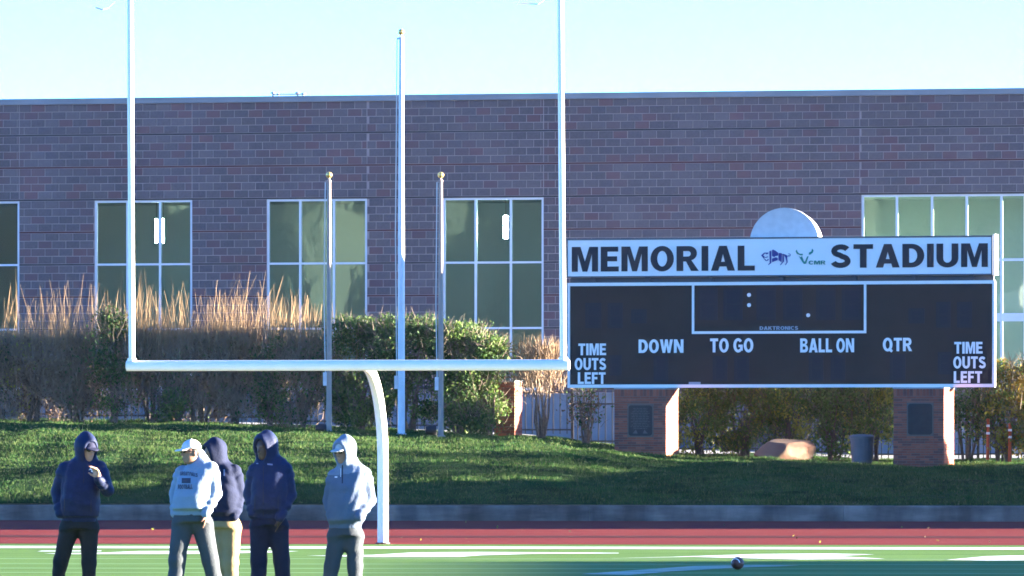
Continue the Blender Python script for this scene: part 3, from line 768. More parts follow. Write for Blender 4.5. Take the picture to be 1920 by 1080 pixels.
q = MB(); q.lathe([(0.125, 0.004), (0.125, 0.02), (0.10, 0.025)], 20, (ub, 1.9, 0)); q.build('base_plate', BLACKM, gp)
# wind ribbons on the upright tips
RIB = mat('orange_ribbon', (0.55, 0.5, 0.5), 0.6, trans=0.4)
for uu, pl, dy in ((u0-0.035, [(244, -40), (236, -25), (224, -10), (212, 6), (203, 15), (192, 18), (178, 14)], 0), (u1-0.05, [(1044, -44), (1036, -26), (1026, -8), (1018, 2), (1008, 8), (992, 7), (970, 6)], 0)):
    q = MB(); vs = []
    for k, (px, py) in enumerate(pl):
        uu_, z = GF.u(px), GF.z(px, py); w_ = 0.028
        vs += [(uu_, 0.02*math.sin(k), z-w_/2), (uu_+0.012, 0.02*math.sin(k)+0.03, z+w_/2)]
    q.add(vs, [(2*k, 2*k+2, 2*k+3, 2*k+1) for k in range(len(pl)-1)]); q.build('wind_ribbon', RIB, gp)

# ------------------------------------------------------------------ flagpoles
def flagpole(px, d, ytop, ybase, r0, r1, m, label, rope):
    x = PX(px, d); zb = z_ground(x, d) - 0.05; zt = PZ(ytop, d) - zb
    p = thing('flagpole', label, 'flagpole', (x, d, zb), 0, 'flagpoles on the grass bank')
    q = MB(); q.tube([(0, 0, 0), (0, 0, zt*0.5), (0, 0, zt-0.22)], [r0, (r0*1.15+r1)/2, r1], 16); q.build('pole', m, p, True)
    q = MB(); q.lathe([(r0*1.9, 0), (r0*1.9, 0.06), (r0*1.15, 0.10)], 16); q.build('base_collar', m, p)
    q = MB(); q.lathe([(r1*1.1, zt-0.24), (r1*1.3, zt-0.20), (0.02, zt-0.17), (0.02, zt-0.12)], 12); q.box((-r1-0.05, -0.015, zt-0.25), (-r1*0.5, 0.015, zt-0.20)); q.build('truck', m, p)
    b = 0.075
    q = MB(); q.lathe([(0.004, zt-b*2), (b*0.5, zt-b*1.87), (b*0.87, zt-b*1.5), (b, zt-b), (b*0.87, zt-b*0.5), (b*0.5, zt-b*0.13), (0.004, zt)], 16); q.build('ball', GOLD, p, True)
    if rope:
        q = MB(); q.tube([(-r1-0.045, -0.01, zt-0.24), (-r0-0.05, -0.01, zt*0.5), (-r0-0.02, -0.01, 1.25)], 0.012, 6); q.build('halyard', mat('rope', (0.6, 0.6, 0.58), 0.8), p)
        q = MB(); q.box((-r0-0.075, -0.045, 1.12), (-r0+0.01, 0.03, 1.42)); q.build('cleat_box', ALU, p)
    return p
flagpole(752.5, 138.6, 54, 806, 0.085, 0.052, mat('pole_white', (0.72, 0.72, 0.74), 0.35, (0.66, 0.66, 0.68), 4), 'tallest flagpole, white with gold ball, in the middle', True)
flagpole(617, 137.6, 322, 818, 0.062, 0.042, BRONZE, 'short bronze flagpole left of the tall white flagpole', True)
flagpole(826.5, 137.6, 322, 820, 0.062, 0.042, BRONZE, 'short bronze flagpole right of the tall white flagpole', True)
def flood(px, py, d, label):
    x = PX(px, d); zg = z_ground(x, d) - 0.02; z = PZ(py, d) - zg
    p = thing('floodlight', label, 'floodlight', (x, d, zg), 0, 'floodlights at the flagpoles')
    q = MB(); q.tube([(0.10, 0, 0), (0.10, 0, z-0.05)], 0.022, 8); q.build('stake', BLACKM, p)
    q = MB(); q.lathe([(0.02, -0.13), (0.09, -0.12), (0.125, -0.04), (0.12, 0.08), (0.10, 0.12)], 14, (-0.01, 0, z), 'x'); q.build('housing', BLACKM, p, True)
    q = MB(); q.tube([(0.10, 0, z-0.06), (0.10, 0, z+0.05), (0.06, 0, z+0.1)], 0.015, 6); q.build('bracket', BLACKM, p)
flood(603, 804, 137.3, 'small black floodlight at the foot of the left bronze flagpole')
flood(809, 806, 137.3, 'small black floodlight at the foot of the right bronze flagpole')

# ------------------------------------------------------------------ iron fence
FY = 144.3
def fence_y(x): return FY - 0.085*x
npk = 14
pk_mesh = None
x = PX(-60, FY); panels = 0
PW = 2.42
pm = MB(); pm.box((-0.011, -0.011, 0.06), (0.011, 0.011, 1.56)); pm.add([(-0.011,-0.011,1.56),(0.011,-0.011,1.56),(0.011,0.011,1.56),(-0.011,0.011,1.56),(0,0,1.61)], [(0,1,4),(1,2,4),(2,3,4),(3,0,4)]); pk_mesh = pm.mesh('picket', IRON)
pm = MB(); pm.box((-0.032, -0.032, -0.1), (0.032, 0.032, 1.64)); pm.box((-0.04, -0.04, 1.64), (0.04, 0.04, 1.67)); po_mesh = pm.mesh('post', IRON)
pm = MB(); pm.box((0.033, -0.016, -0.018), (PW-0.033, 0.016, 0.018)); ra_mesh = pm.mesh('rail', IRON)
ANG = math.atan(0.085)
names = ['leftmost', 'second', 'third', 'fourth', 'fifth', 'sixth', 'seventh', 'eighth', 'ninth', 'tenth', 'eleventh', 'twelfth']
while x < PX(1960, FY) and panels < 12:
    y = fence_y(x); zg = float(bank_z(x + 1.2, y))
    p = thing('iron_fence_panel', 'black iron picket fence panel behind the shrubs, %s counting from the left' % names[panels], 'fence', (x, y, zg), -ANG, 'iron fence panels behind the shrubs')
    link('post', po_mesh, p)
    for zz in (0.16, 1.05, 1.42): link('rail', ra_mesh, p, (0, 0, zz))
    for k in range(npk): link('picket', pk_mesh, p, ((k+0.75)*PW/(npk+0.5), 0, 0))
    x += PW*math.cos(ANG); panels += 1

FP = Frame(PX(945, 143.2), 143.2, R(17))
brick_pillar(FP, 926, 965, 0.0, 0.62, 1.5, PZ(716, 143.2), 'slim brick fence pillar at the end of the green shrubs', None, name='fence_pillar', course=0.07)

# ------------------------------------------------------------------ boulder, bin, orange stakes
def boulder():
    d = 138.5; x = PX(1470, d); zb = PZ(866, d)
    bm = bmesh.new(); bmesh.ops.create_icosphere(bm, subdivisions=5, radius=1.0)
    r_ = random.Random(4)
    planes = [(Vector((r_.gauss(0, 1), r_.gauss(0, 1), r_.gauss(0, 0.8))).normalized(), r_.uniform(0.72, 0.95)) for _ in range(16)] + [(Vector((0.05, -0.1, 1)).normalized(), 0.62), (Vector((-0.75, -0.4, 0.55)).normalized(), 0.70)]
    for v in bm.verts:
        p = v.co.copy()
        for nrm, h in planes:
            e = p.dot(nrm) - h
            if e > 0: p -= nrm * e * 0.92
        nz = float(noise2(np.array([p.x*2 + p.z]), np.array([p.y*2 - p.z*1.5]), 8, 2.0, 4)[0])
        p *= 1 + 0.035*nz
        v.co = Vector((p.x*0.80, p.y*0.5, p.z*0.44))
    me = bpy.data.meshes.new('boulder'); bm.to_mesh(me); bm.free()
    me.materials.append(mat('sandstone', (0.155, 0.105, 0.070), 0.9, (0.12, 0.050, 0.034), 1.4, 6, bump=0.5, bscale=9, lo=0.42, hi=0.66))
    me.polygons.foreach_set('use_smooth', [True]*len(me.polygons)); me.set_sharp_from_angle(angle=R(28))
    o = link('boulder', me); o.location = (x, d, zb + 0.20); o.rotation_euler = (0.05, -0.06, 0.4)
    tag(o, 'tan and rust sandstone boulder lying between the brick pillars', 'boulder')
boulder()
d = 136.9; x = PX(1616, d); zb = z_ground(PX(1616, 136.9), 136.9) - 0.01
tb = thing('trash_can', 'grey ribbed trash can standing left of the right brick pillar', 'trash can', (x, d, zb))
GREY = mat('grey_plastic', (0.125, 0.115, 0.115), 0.6, (0.105, 0.098, 0.098), 4)
q = MB(); prof = [(0.22, 0.0)]
for k in range(10):
    z = 0.05 + k*0.055; r_ = 0.225 + 0.035*k/9; prof += [(r_, z), (r_+0.008, z+0.02), (r_+0.008, z+0.04)]
prof += [(0.265, 0.62), (0.265, 0.66)]
q.lathe(prof, 26); q.build('body', GREY, tb, True)
q = MB(); q.lathe([(0.268, 0.60), (0.282, 0.605), (0.282, 0.655), (0.268, 0.67), (0.20, 0.695), (0.03, 0.70)], 26); q.build('lid', GREY, tb, True)
for sx in (-1, 1):
    q = MB(); q.box((sx*0.27-0.025, -0.06, 0.50), (sx*0.27+0.025, 0.06, 0.54)); q.build('handle', GREY, tb)
ORANGE = mat('orange_stake', (0.50, 0.10, 0.03), 0.6, (0.42, 0.08, 0.03), 9)
for px, yt, yb, lab in ((1852, 788, 858, 'orange marker stake nearer the right brick pillar'), (1893, 797, 862, 'orange marker stake nearest the right edge of the picture')):
    d = 139.6; x = PX(px, d); zb = PZ(yb, d); hh = PZ(yt, d) - zb
    p = thing('marker_stake', lab, 'stake', (x, d, zb), 0, 'orange marker stakes by the fence')
    q = MB(); q.tube([(0, 0, -0.05), (0.01, 0, hh)], [0.04, 0.036], 10); q.build('stake', ORANGE, p)
    for zz in (0.62, 0.82):
        q = MB(); q.lathe([(0.041, hh*zz), (0.044, hh*zz+0.005), (0.044, hh*zz+0.05), (0.041, hh*zz+0.055)], 10, (0.008, 0, 0)); q.build('band', WHITE, p)
    q = MB(); q.lathe([(0.03, hh), (0.045, hh+0.005), (0.045, hh+0.03), (0.02, hh+0.04)], 10, (0.01, 0, 0)); q.build('cap', ORANGE, p)

# ------------------------------------------------------------------ shrubs
def leaf_quads(r, P, size, asp=0.5, up=0.0):
    n = len(P)
    a = r.normal(0, 1, (n, 3)); a[:, 2] += up; a /= np.linalg.norm(a, axis=1)[:, None]
    b = np.cross(a, r.normal(0, 1, (n, 3))); b /= np.linalg.norm(b, axis=1)[:, None]
    L = (size * r.uniform(0.6, 1.3, n))[:, None]
    V = np.stack([P - a*L*0.5, P + b*L*asp*0.5, P + a*L*0.5, P - b*L*asp*0.5], 1)
    return V.reshape(-1, 3), np.arange(4*n).reshape(-1, 4)
def twig_tris(r, P, D, L, w):
    n = len(P); s = np.cross(D, r.normal(0, 1, (n, 3))); s /= np.linalg.norm(s, axis=1)[:, None]
    w = np.broadcast_to(np.asarray(w, float), (n,))[:, None]
    bend = r.normal(0, 0.06, (n, 3)) * L[:, None]
    mid = P + D*L[:, None]*0.5 + bend
    V = np.stack([P - s*w/2, P + s*w/2, mid + s*w*0.4, mid - s*w*0.4], 1)
    V2 = np.stack([mid - s*w*0.4, mid + s*w*0.4, P + D*L[:, None] + s*w*0.12, P + D*L[:, None] - s*w*0.12], 1)
    V = np.concatenate([V.reshape(-1, 3), V2.reshape(-1, 3)]); return V, np.arange(len(V)).reshape(-1, 4)

BARK = mat('shrub_bark', (0.11, 0.085, 0.066), 0.95, (0.16, 0.125, 0.095), 20)
TWIG = mat('dry_twig', (0.19, 0.135, 0.098), 0.9, (0.25, 0.18, 0.12), 6, spec=0.1)
SHOOT = mat('straw_shoot', (0.31, 0.215, 0.12), 0.8, (0.23, 0.145, 0.08), 3, spec=0.1)
SHOOT_G = mat('green_shoot', (0.12, 0.16, 0.05), 0.8, (0.09, 0.13, 0.04), 3, spec=0.1)
LEAF_D = mat('dark_green_leaf', (0.030, 0.078, 0.024), 0.6, (0.062, 0.115, 0.032), 2.5, trans=0.3, spec=0.2)
LEAF_G = mat('green_leaf', (0.080, 0.150, 0.034), 0.6, (0.13, 0.185, 0.045), 2.5, trans=0.35, spec=0.2)
LEAF_Y = mat('yellowing_leaf', (0.26, 0.27, 0.045), 0.6, (0.34, 0.30, 0.055), 3, trans=0.4, spec=0.15)
LEAF_O = mat('golden_leaf', (0.30, 0.19, 0.03), 0.6, (0.24, 0.18, 0.045), 3, trans=0.4, spec=0.15)
LEAF_B = mat('brown_leaf', (0.17, 0.10, 0.065), 0.8, (0.125, 0.085, 0.055), 4, trans=0.25, spec=0.1)

def shrub(px, d, halfw_px, ytop, label, kind, seed, group, depth=0.8, lean=0.0, shoots=0, shoot_y=0, leaf_n=6000, twig_n=2500, ybot=None, leaves=None, flat=False):
    r = np.random.default_rng(seed)
    x0 = PX(px, d); zg = z_ground(x0, d) - 0.06
    hw = halfw_px*d/FPX; hh = PZ(ytop, d) - zg
    p = thing('shrub', label, 'shrub', (x0, d, zg), 0, group)
    # trunks fan out from the foot
    q = MB(); ns_ = 7
    tips = []
    for k in range(ns_):
        a = r.uniform(0, 6.28); rr = 0.15 + 0.08*r.random()
        bx, by = rr*math.cos(a)*min(hw, 0.8), rr*math.sin(a)*0.6
        tx, ty, tz = r.uniform(-0.85, 0.85)*hw, r.uniform(-0.8, 0.8)*depth, hh*r.uniform(0.65, 0.92)
        pts = [(bx, by, 0), (bx + (tx-bx)*0.25 + r.normal(0, .03), by + (ty-by)*0.25, tz*0.35), (bx + (tx-bx)*0.6 + r.normal(0, .05), by + (ty-by)*0.6, tz*0.68), (tx, ty, tz)]
        q.tube(pts, [0.035, 0.028, 0.018, 0.006], 5, False); tips.append(pts)
    tag(q.build('trunk', BARK, p), kind='stuff')
    # clumps through the crown
    nc = int(26*hw/0.8*max(hh/2.2, 0.6)) + 14
    lo_z = 0.10 if ybot is None else ybot
    cz = hh*(lo_z + (0.97-lo_z)*r.random(nc)**0.85)
    f = np.clip(cz/hh, 0, 1)
    width = hw*np.where(f > 0.75, 1.0 - (0.22 if flat else 0.7)*(f-0.75)/0.25, 0.82 + 0.18*np.clip(f/0.5, 0, 1))
    cx = r.uniform(-1, 1, nc)*width; cy = r.uniform(-1, 1, nc)*depth*np.where(f > 0.8, 0.7, 1.0)
    Cc = np.stack([cx + lean*f, cy, cz], 1)
    if leaf_n:
        ci = r.integers(0, nc, leaf_n)
        P = Cc[ci] + r.normal(0, 1, (leaf_n, 3))*np.array([0.19, 0.17, 0.17])*r.uniform(0.6, 1.1, nc)[ci][:, None]
        P[:, 2] = np.clip(P[:, 2], 0.04, hh*1.02 + 0.1*r.random(leaf_n))
        V, Fq = leaf_quads(r, P, 0.085, 0.55, 0.4)
        ms = leaves or [LEAF_D, LEAF_G]
        cl = r.integers(0, len(ms), nc)[ci]; mi = np.where(r.random(leaf_n) < 0.25, r.integers(0, len(ms), leaf_n), cl)
        tag(link('foliage', np_mesh('foliage', V, Fq, ms, False, mi), p), kind='stuff')
    if twig_n:
        ci = r.integers(0, nc, twig_n)
        P = Cc[ci] + r.normal(0, 1, (twig_n, 3))*np.array([0.2, 0.2, 0.22]); P[:, 2] = np.clip(P[:, 2], 0.02, hh*0.95)
        D = r.normal(0, 0.45, (twig_n, 3)); D[:, 2] = np.abs(r.normal(0.9, 0.4, twig_n)); D[:, 0] += 0.35*P[:, 0]/max(hw, 0.3); D /= np.linalg.norm(D, axis=1)[:, None]
        V, Fq = twig_tris(r, P, D, r.uniform(0.15, 0.5, twig_n), 0.014)
        tag(link('twigs', np_mesh('twigs', V, Fq, TWIG if kind == 'dry' else BARK), p), kind='stuff')
    if shoots:
        shoots = int(shoots*1.45); nb = max(3, shoots//12); bxs = r.uniform(-0.95, 0.95, nb)*hw
        bi = r.integers(0, nb, shoots)
        P = np.stack([np.clip(bxs[bi] + r.normal(0, 0.16, shoots), -hw*1.05, hw*1.05), r.uniform(-0.8, 0.8, shoots)*depth, hh*r.uniform(0.72, 0.98, shoots)], 1)
        mx = PZ(shoot_y, d) - zg
        bh = r.uniform(0.12, 1.0, nb)**1.5
        L = (mx - hh)*bh[bi]*r.uniform(0.35, 1.0, shoots) + 0.25
        D = np.stack([r.normal(0.03, 0.13, shoots), r.normal(0, 0.12, shoots), np.ones(shoots)], 1); D /= np.linalg.norm(D, axis=1)[:, None]
        V, Fq = twig_tris(r, P, D, L, r.uniform(0.006, 0.014, shoots))
        V2, F2 = twig_tris(r, P, D, L, 0.008)
        tag(link('shoots', np_mesh('shoots', np.concatenate([V, V2]), np.concatenate([Fq, F2+len(V)]), SHOOT_G if (kind == 'green' and flat) else SHOOT), p), kind='stuff')
    return p
HD = 141.3
G1 = 'dry twiggy shrubs along the fence'; G2 = 'green shrubs along the fence'
DRYL = [LEAF_B, LEAF_D, LEAF_B, LEAF_G]
def sy(px): return HD - 0.085*PX(px, HD)
shrub(-30, sy(-30), 62, 640, 'dark leafy shrub cut by the left edge of the picture', 'green', 1, G2, leaf_n=5000, leaves=[LEAF_D, LEAF_Y, LEAF_D], shoots=60, shoot_y=560)
shrub(62, sy(62), 58, 640, 'brown twiggy shrub nearest the left edge with thin pale shoots', 'dry', 2, G1, leaf_n=1800, twig_n=4200, leaves=[LEAF_B, LEAF_Y, LEAF_B], shoots=190, shoot_y=505)
shrub(145, sy(145), 52, 635, 'brown twiggy shrub between left window gap and goal post upright', 'dry', 3, G1, leaf_n=1700, twig_n=3600, leaves=DRYL, shoots=190, shoot_y=510)
shrub(212, sy(212)-0.5, 34, 585, 'narrow dark green shrub left of the left goal upright', 'green', 4, G2, depth=0.5, leaf_n=3600, twig_n=700, leaves=[LEAF_D, LEAF_D, LEAF_G], shoots=30, shoot_y=545)
shrub(282, sy(282), 56, 632, 'dense twiggy shrub just right of the left goal upright', 'dry', 5, G1, leaf_n=1700, twig_n=4000, leaves=DRYL, shoots=280, shoot_y=500)
shrub(372, sy(372), 56, 632, 'twiggy shrub below the brick wall between the first two windows', 'dry', 6, G1, leaf_n=1500, twig_n=4000, leaves=DRYL, shoots=210, shoot_y=530)
shrub(442, sy(442), 50, 632, 'twiggy shrub with the tallest straw coloured shoots', 'dry', 7, G1, leaf_n=1400, twig_n=3700, leaves=DRYL, shoots=220, shoot_y=470)
shrub(505, sy(505)-0.4, 26, 622, 'small green leafed shrub left of the left bronze flagpole', 'green', 8, G2, depth=0.5, leaf_n=2600, twig_n=700, shoots=20, shoot_y=590)
shrub(560, sy(560), 54, 628, 'twiggy shrub at the foot of the left bronze flagpole', 'dry', 9, G1, leaf_n=2400, twig_n=3800, leaves=[LEAF_B, LEAF_D, LEAF_G], shoots=200, shoot_y=505)
shrub(330, sy(330)-0.6, 30, 735, 'low green shrub growing under the twiggy shrubs', 'green', 10, G2, depth=0.45, leaf_n=1800, twig_n=400)
shrub(672, sy(672), 56, 602, 'dense green shrub left of the tall white flagpole', 'green', 11, G2, leaf_n=11000, twig_n=1200, leaves=[LEAF_D, LEAF_D, LEAF_G], flat=True, shoots=60, shoot_y=578)
shrub(765, sy(765), 56, 598, 'dense green shrub behind the tall white flagpole', 'green', 12, G2, leaf_n=11000, twig_n=1200, leaves=[LEAF_D, LEAF_D, LEAF_G], flat=True, shoots=60, shoot_y=574)
shrub(855, sy(855), 54, 614, 'dense green shrub behind the right bronze flagpole', 'green', 13, G2, leaf_n=11000, twig_n=1200, leaves=[LEAF_D, LEAF_D, LEAF_G], flat=True, shoots=40, shoot_y=592)
shrub(916, sy(916), 38, 640, 'green shrub sloping down beside the slim brick fence pillar', 'green', 14, G2, leaf_n=8000, twig_n=900, leaves=[LEAF_D, LEAF_G], shoots=20, shoot_y=630)
shrub(1012, sy(1012), 40, 655, 'small bare vase shaped shrub right of the slim brick pillar', 'dry', 15, G1, depth=0.4, leaf_n=250, twig_n=1300, leaves=[LEAF_B], shoots=170, shoot_y=628, ybot=0.55)
shrub(1098, sy(1098), 22, 735, 'thin sapling in front of the fence left of the left brick pillar', 'green', 16, G2, depth=0.3, leaf_n=500, twig_n=120, leaves=[LEAF_D, LEAF_B], ybot=0.4)
for k, (px, hw_, yt, lab, lv) in enumerate(((1312, 48, 715, 'green shrub right beside the left brick pillar', [LEAF_G, LEAF_G, LEAF_Y]), (1395, 48, 705, 'green and yellow shrub behind the boulder', [LEAF_G, LEAF_Y, LEAF_G]),
                                       (1478, 46, 705, 'thin leaved shrub behind the right half of the boulder', [LEAF_G, LEAF_Y, LEAF_G]), (1562, 48, 700, 'dark green shrub left of the trash can', [LEAF_G, LEAF_G, LEAF_D]), (1640, 48, 700, 'dark green shrub behind the trash can', [LEAF_G, LEAF_G, LEAF_Y]))):
    shrub(px, sy(px), hw_, yt, lab, 'green', 40+k, 'green shrubs under the scoreboard', leaf_n=6500, twig_n=800, leaves=lv, ybot=0.16)
shrub(1812, sy(1812), 34, 700, 'sparse green shrub right of the right brick pillar', 'green', 50, G2, leaf_n=2200, twig_n=500, ybot=0.3)
shrub(1880, sy(1880), 50, 682, 'golden topped shrub right of the scoreboard', 'green', 51, G2, leaf_n=6500, twig_n=900, leaves=[LEAF_Y, LEAF_G, LEAF_O], flat=True, ybot=0.22)
shrub(1962, sy(1962), 54, 672, 'golden shrub cut by the right edge of the picture', 'green', 52, G2, leaf_n=6500, twig_n=900, leaves=[LEAF_O, LEAF_G, LEAF_Y], flat=True)
# fallen leaves on the track
r = np.random.default_rng(77); n = 45
dd = 100.4 + 22*r.random(n)**1.6; P = np.stack([r.uniform(-14, 14, n), dd, np.full(n, 0.03)], 1)
V, Fq = leaf_quads(r, P, 0.055, 0.7, 0.2)
tag(link('fallen_leaves', np_mesh('fallen_leaves', V, Fq, [LEAF_B, LEAF_B, LEAF_Y], False, r.integers(0, 3, n))), 'few dry fallen leaves scattered over the red track', 'leaves', kind='stuff')

# ------------------------------------------------------------------ off to the right, unseen: casters added to throw the long shadows
def stand():  # unseen stand, placed and sized for its long shadow over the turf
    t = thing('grandstand', 'unseen grey grandstand placed off to the right to shade the field', 'grandstand', (38, 0, 0))
    for k in range(9):
        q = MB(); q.box((k*0.8, 30, k*0.42), (k*0.8+0.8, 89.5, k*0.42+0.42)); q.build('tier', CONC, t)
    q = MB(); q.box((7.2, 30, 0), (7.5, 89.5, 5.0)); q.build('back_wall', BLOCKS[0], t)
stand()
def shed():  # unseen shed added to shade the far track, kerb and lower bank
    t = thing('shade_shed', 'unseen low shed added off to the right to shade track and bank', 'shed', (17, 0, 0))
    prof = [(115.4, 0), (115.4, 3.3), (121.8, 3.42), (128.2, 3.3), (128.2, 0)]
    q = MB(); n = len(prof)
    vs = [(0, y, z) for y, z in prof] + [(5, y, z) for y, z in prof]
    q.add(vs, [tuple(range(n)), tuple(reversed(range(n, 2*n)))] + [(i, i+n, (i+1) % n + n, (i+1) % n) for i in range(n)])
    q.build('wall', BLOCKS[1], t)
    for (ya, za), (yb, zb) in (((115.1, 3.3), (121.8, 3.42)), ((121.8, 3.42), (128.4, 3.3))):
        q = MB(); q.add([(-0.3, ya, za), (5.3, ya, za), (5.3, yb, zb), (-0.3, yb, zb), (-0.3, ya, za+0.1), (5.3, ya, za+0.1), (5.3, yb, zb+0.1), (-0.3, yb, zb+0.1)],
                        [(0,3,2,1),(4,5,6,7),(0,1,5,4),(1,2,6,5),(2,3,7,6),(3,0,4,7)]); q.build('roof', COPING, t)
shed()
t = thing('shade_wall', 'unseen low brick wall added off to the right to shade the bank', 'wall', (15.2, 0, 0))
q = MB(); q.box((0, 126.0, 0), (0.3, 135.5, 2.28)); q.build('wall', BRK[1], t)  # unseen wall added to keep the right of the bank in shade
q = MB(); q.box((-0.04, 125.9, 2.282), (0.34, 135.6, 2.36)); q.build('coping', CONC, t)
for k, (yy, top, hw_) in enumerate(((129.9, 4.35, 1.5), (132.6, 3.75, 1.3), (134.4, 3.25, 1.2), (136.0, 2.55, 1.0))):  # unseen bushes added, heights stepped to shape the shade on the bank
    x = 17.5 + 0.6*k; zg = float(bank_z(x, yy)); dpx = 960 + x*FPX/yy
    shrub(dpx, yy, hw_*FPX/yy, HY - (top-H)*FPX/yy, ['tallest', 'second tallest', 'third tallest', 'lowest'][k] + ' unseen evergreen bush added off to the right to shade the bank', 'green', 90+k, 'unseen evergreen bushes added to shade the bank', depth=1.0, leaf_n=9000, twig_n=300, flat=True)
for k, x in enumerate((14.6, 16.2, 17.8, 19.5)):
    yy = HD - 0.085*x; dpx = 960 + x*FPX/yy
    shrub(dpx, yy, 0.85*FPX/yy, 725, ['first', 'second', 'third', 'fourth'][k] + ' tall shrub continuing the row beyond the right edge', 'green', 95+k, G2, leaf_n=4500, twig_n=500, leaves=[LEAF_D, LEAF_G], flat=True)

# wood behind the camera, mirrored in the windows
def far_wood():
    r = np.random.default_rng(5); Vs = []; Fs = []; base = 0
    bm = bmesh.new(); bmesh.ops.create_icosphere(bm, subdivisions=3, radius=1.0)
    bv = np.array([v.co[:] for v in bm.verts]); bf = np.array([[v.index for v in f.verts] for f in bm.faces]); bm.free()
    for k in range(95):
        x = -200 + 230*k/95 + r.normal(0, 2); y = -75 + r.normal(0, 9); hh = r.uniform(19, 26); w = r.uniform(4, 7)
        for lob in range(4):
            nz = noise2(bv[:, 0]*2 + bv[:, 2], bv[:, 1]*2 - bv[:, 2], int(k*4+lob), 2.0, 4, 0.7)
            s_ = (1 + 0.28*nz)[:, None]
            c = np.array([x + r.normal(0, w*0.4), y + r.normal(0, w*0.4), hh*r.uniform(0.35, 0.72)])
            Vs.append(bv*s_*np.array([w*0.8, w*0.8, hh*0.28]) + c); Fs.append(bf + base); base += len(bv)
        Vs.append(np.array([[x-.4, y, 0], [x+.4, y, 0], [x, y, hh*0.6]])); Fs.append(np.array([[base, base+1, base+2]])); base += 3
    m = mat('far_foliage', (0.080, 0.105, 0.090), 0.9, (0.10, 0.13, 0.11), 0.35, 8, bump=0.3, bscale=1.2, spec=0.05)
    tag(link('far_wood', np_mesh('far_wood', np.concatenate(Vs), np.concatenate(Fs), m, True)), 'wood far behind the viewer mirrored in the windows', 'trees', kind='stuff')
far_wood()

# thin low-sun haze lying over the whole place
def haze_box():
    m = bpy.data.materials.new('thin_haze'); m.use_nodes = True; nt = m.node_tree
    nt.nodes.remove(nt.nodes['Principled BSDF'])
    v = nt.nodes.new('ShaderNodeVolumePrincipled'); v.inputs['Color'].default_value = (0.93, 0.95, 1.0, 1); v.inputs['Density'].default_value = 2.2e-5
    v.inputs['Anisotropy'].default_value = 0.0
    nt.links.new(v.outputs[0], nt.nodes['Material Output'].inputs['Volume'])
    q = MB(); q.box((-3010, -1510, -1.03), (3010, 6010, 28.5)); o = q.build('haze', m); tag(o, kind='stuff')
haze_box()

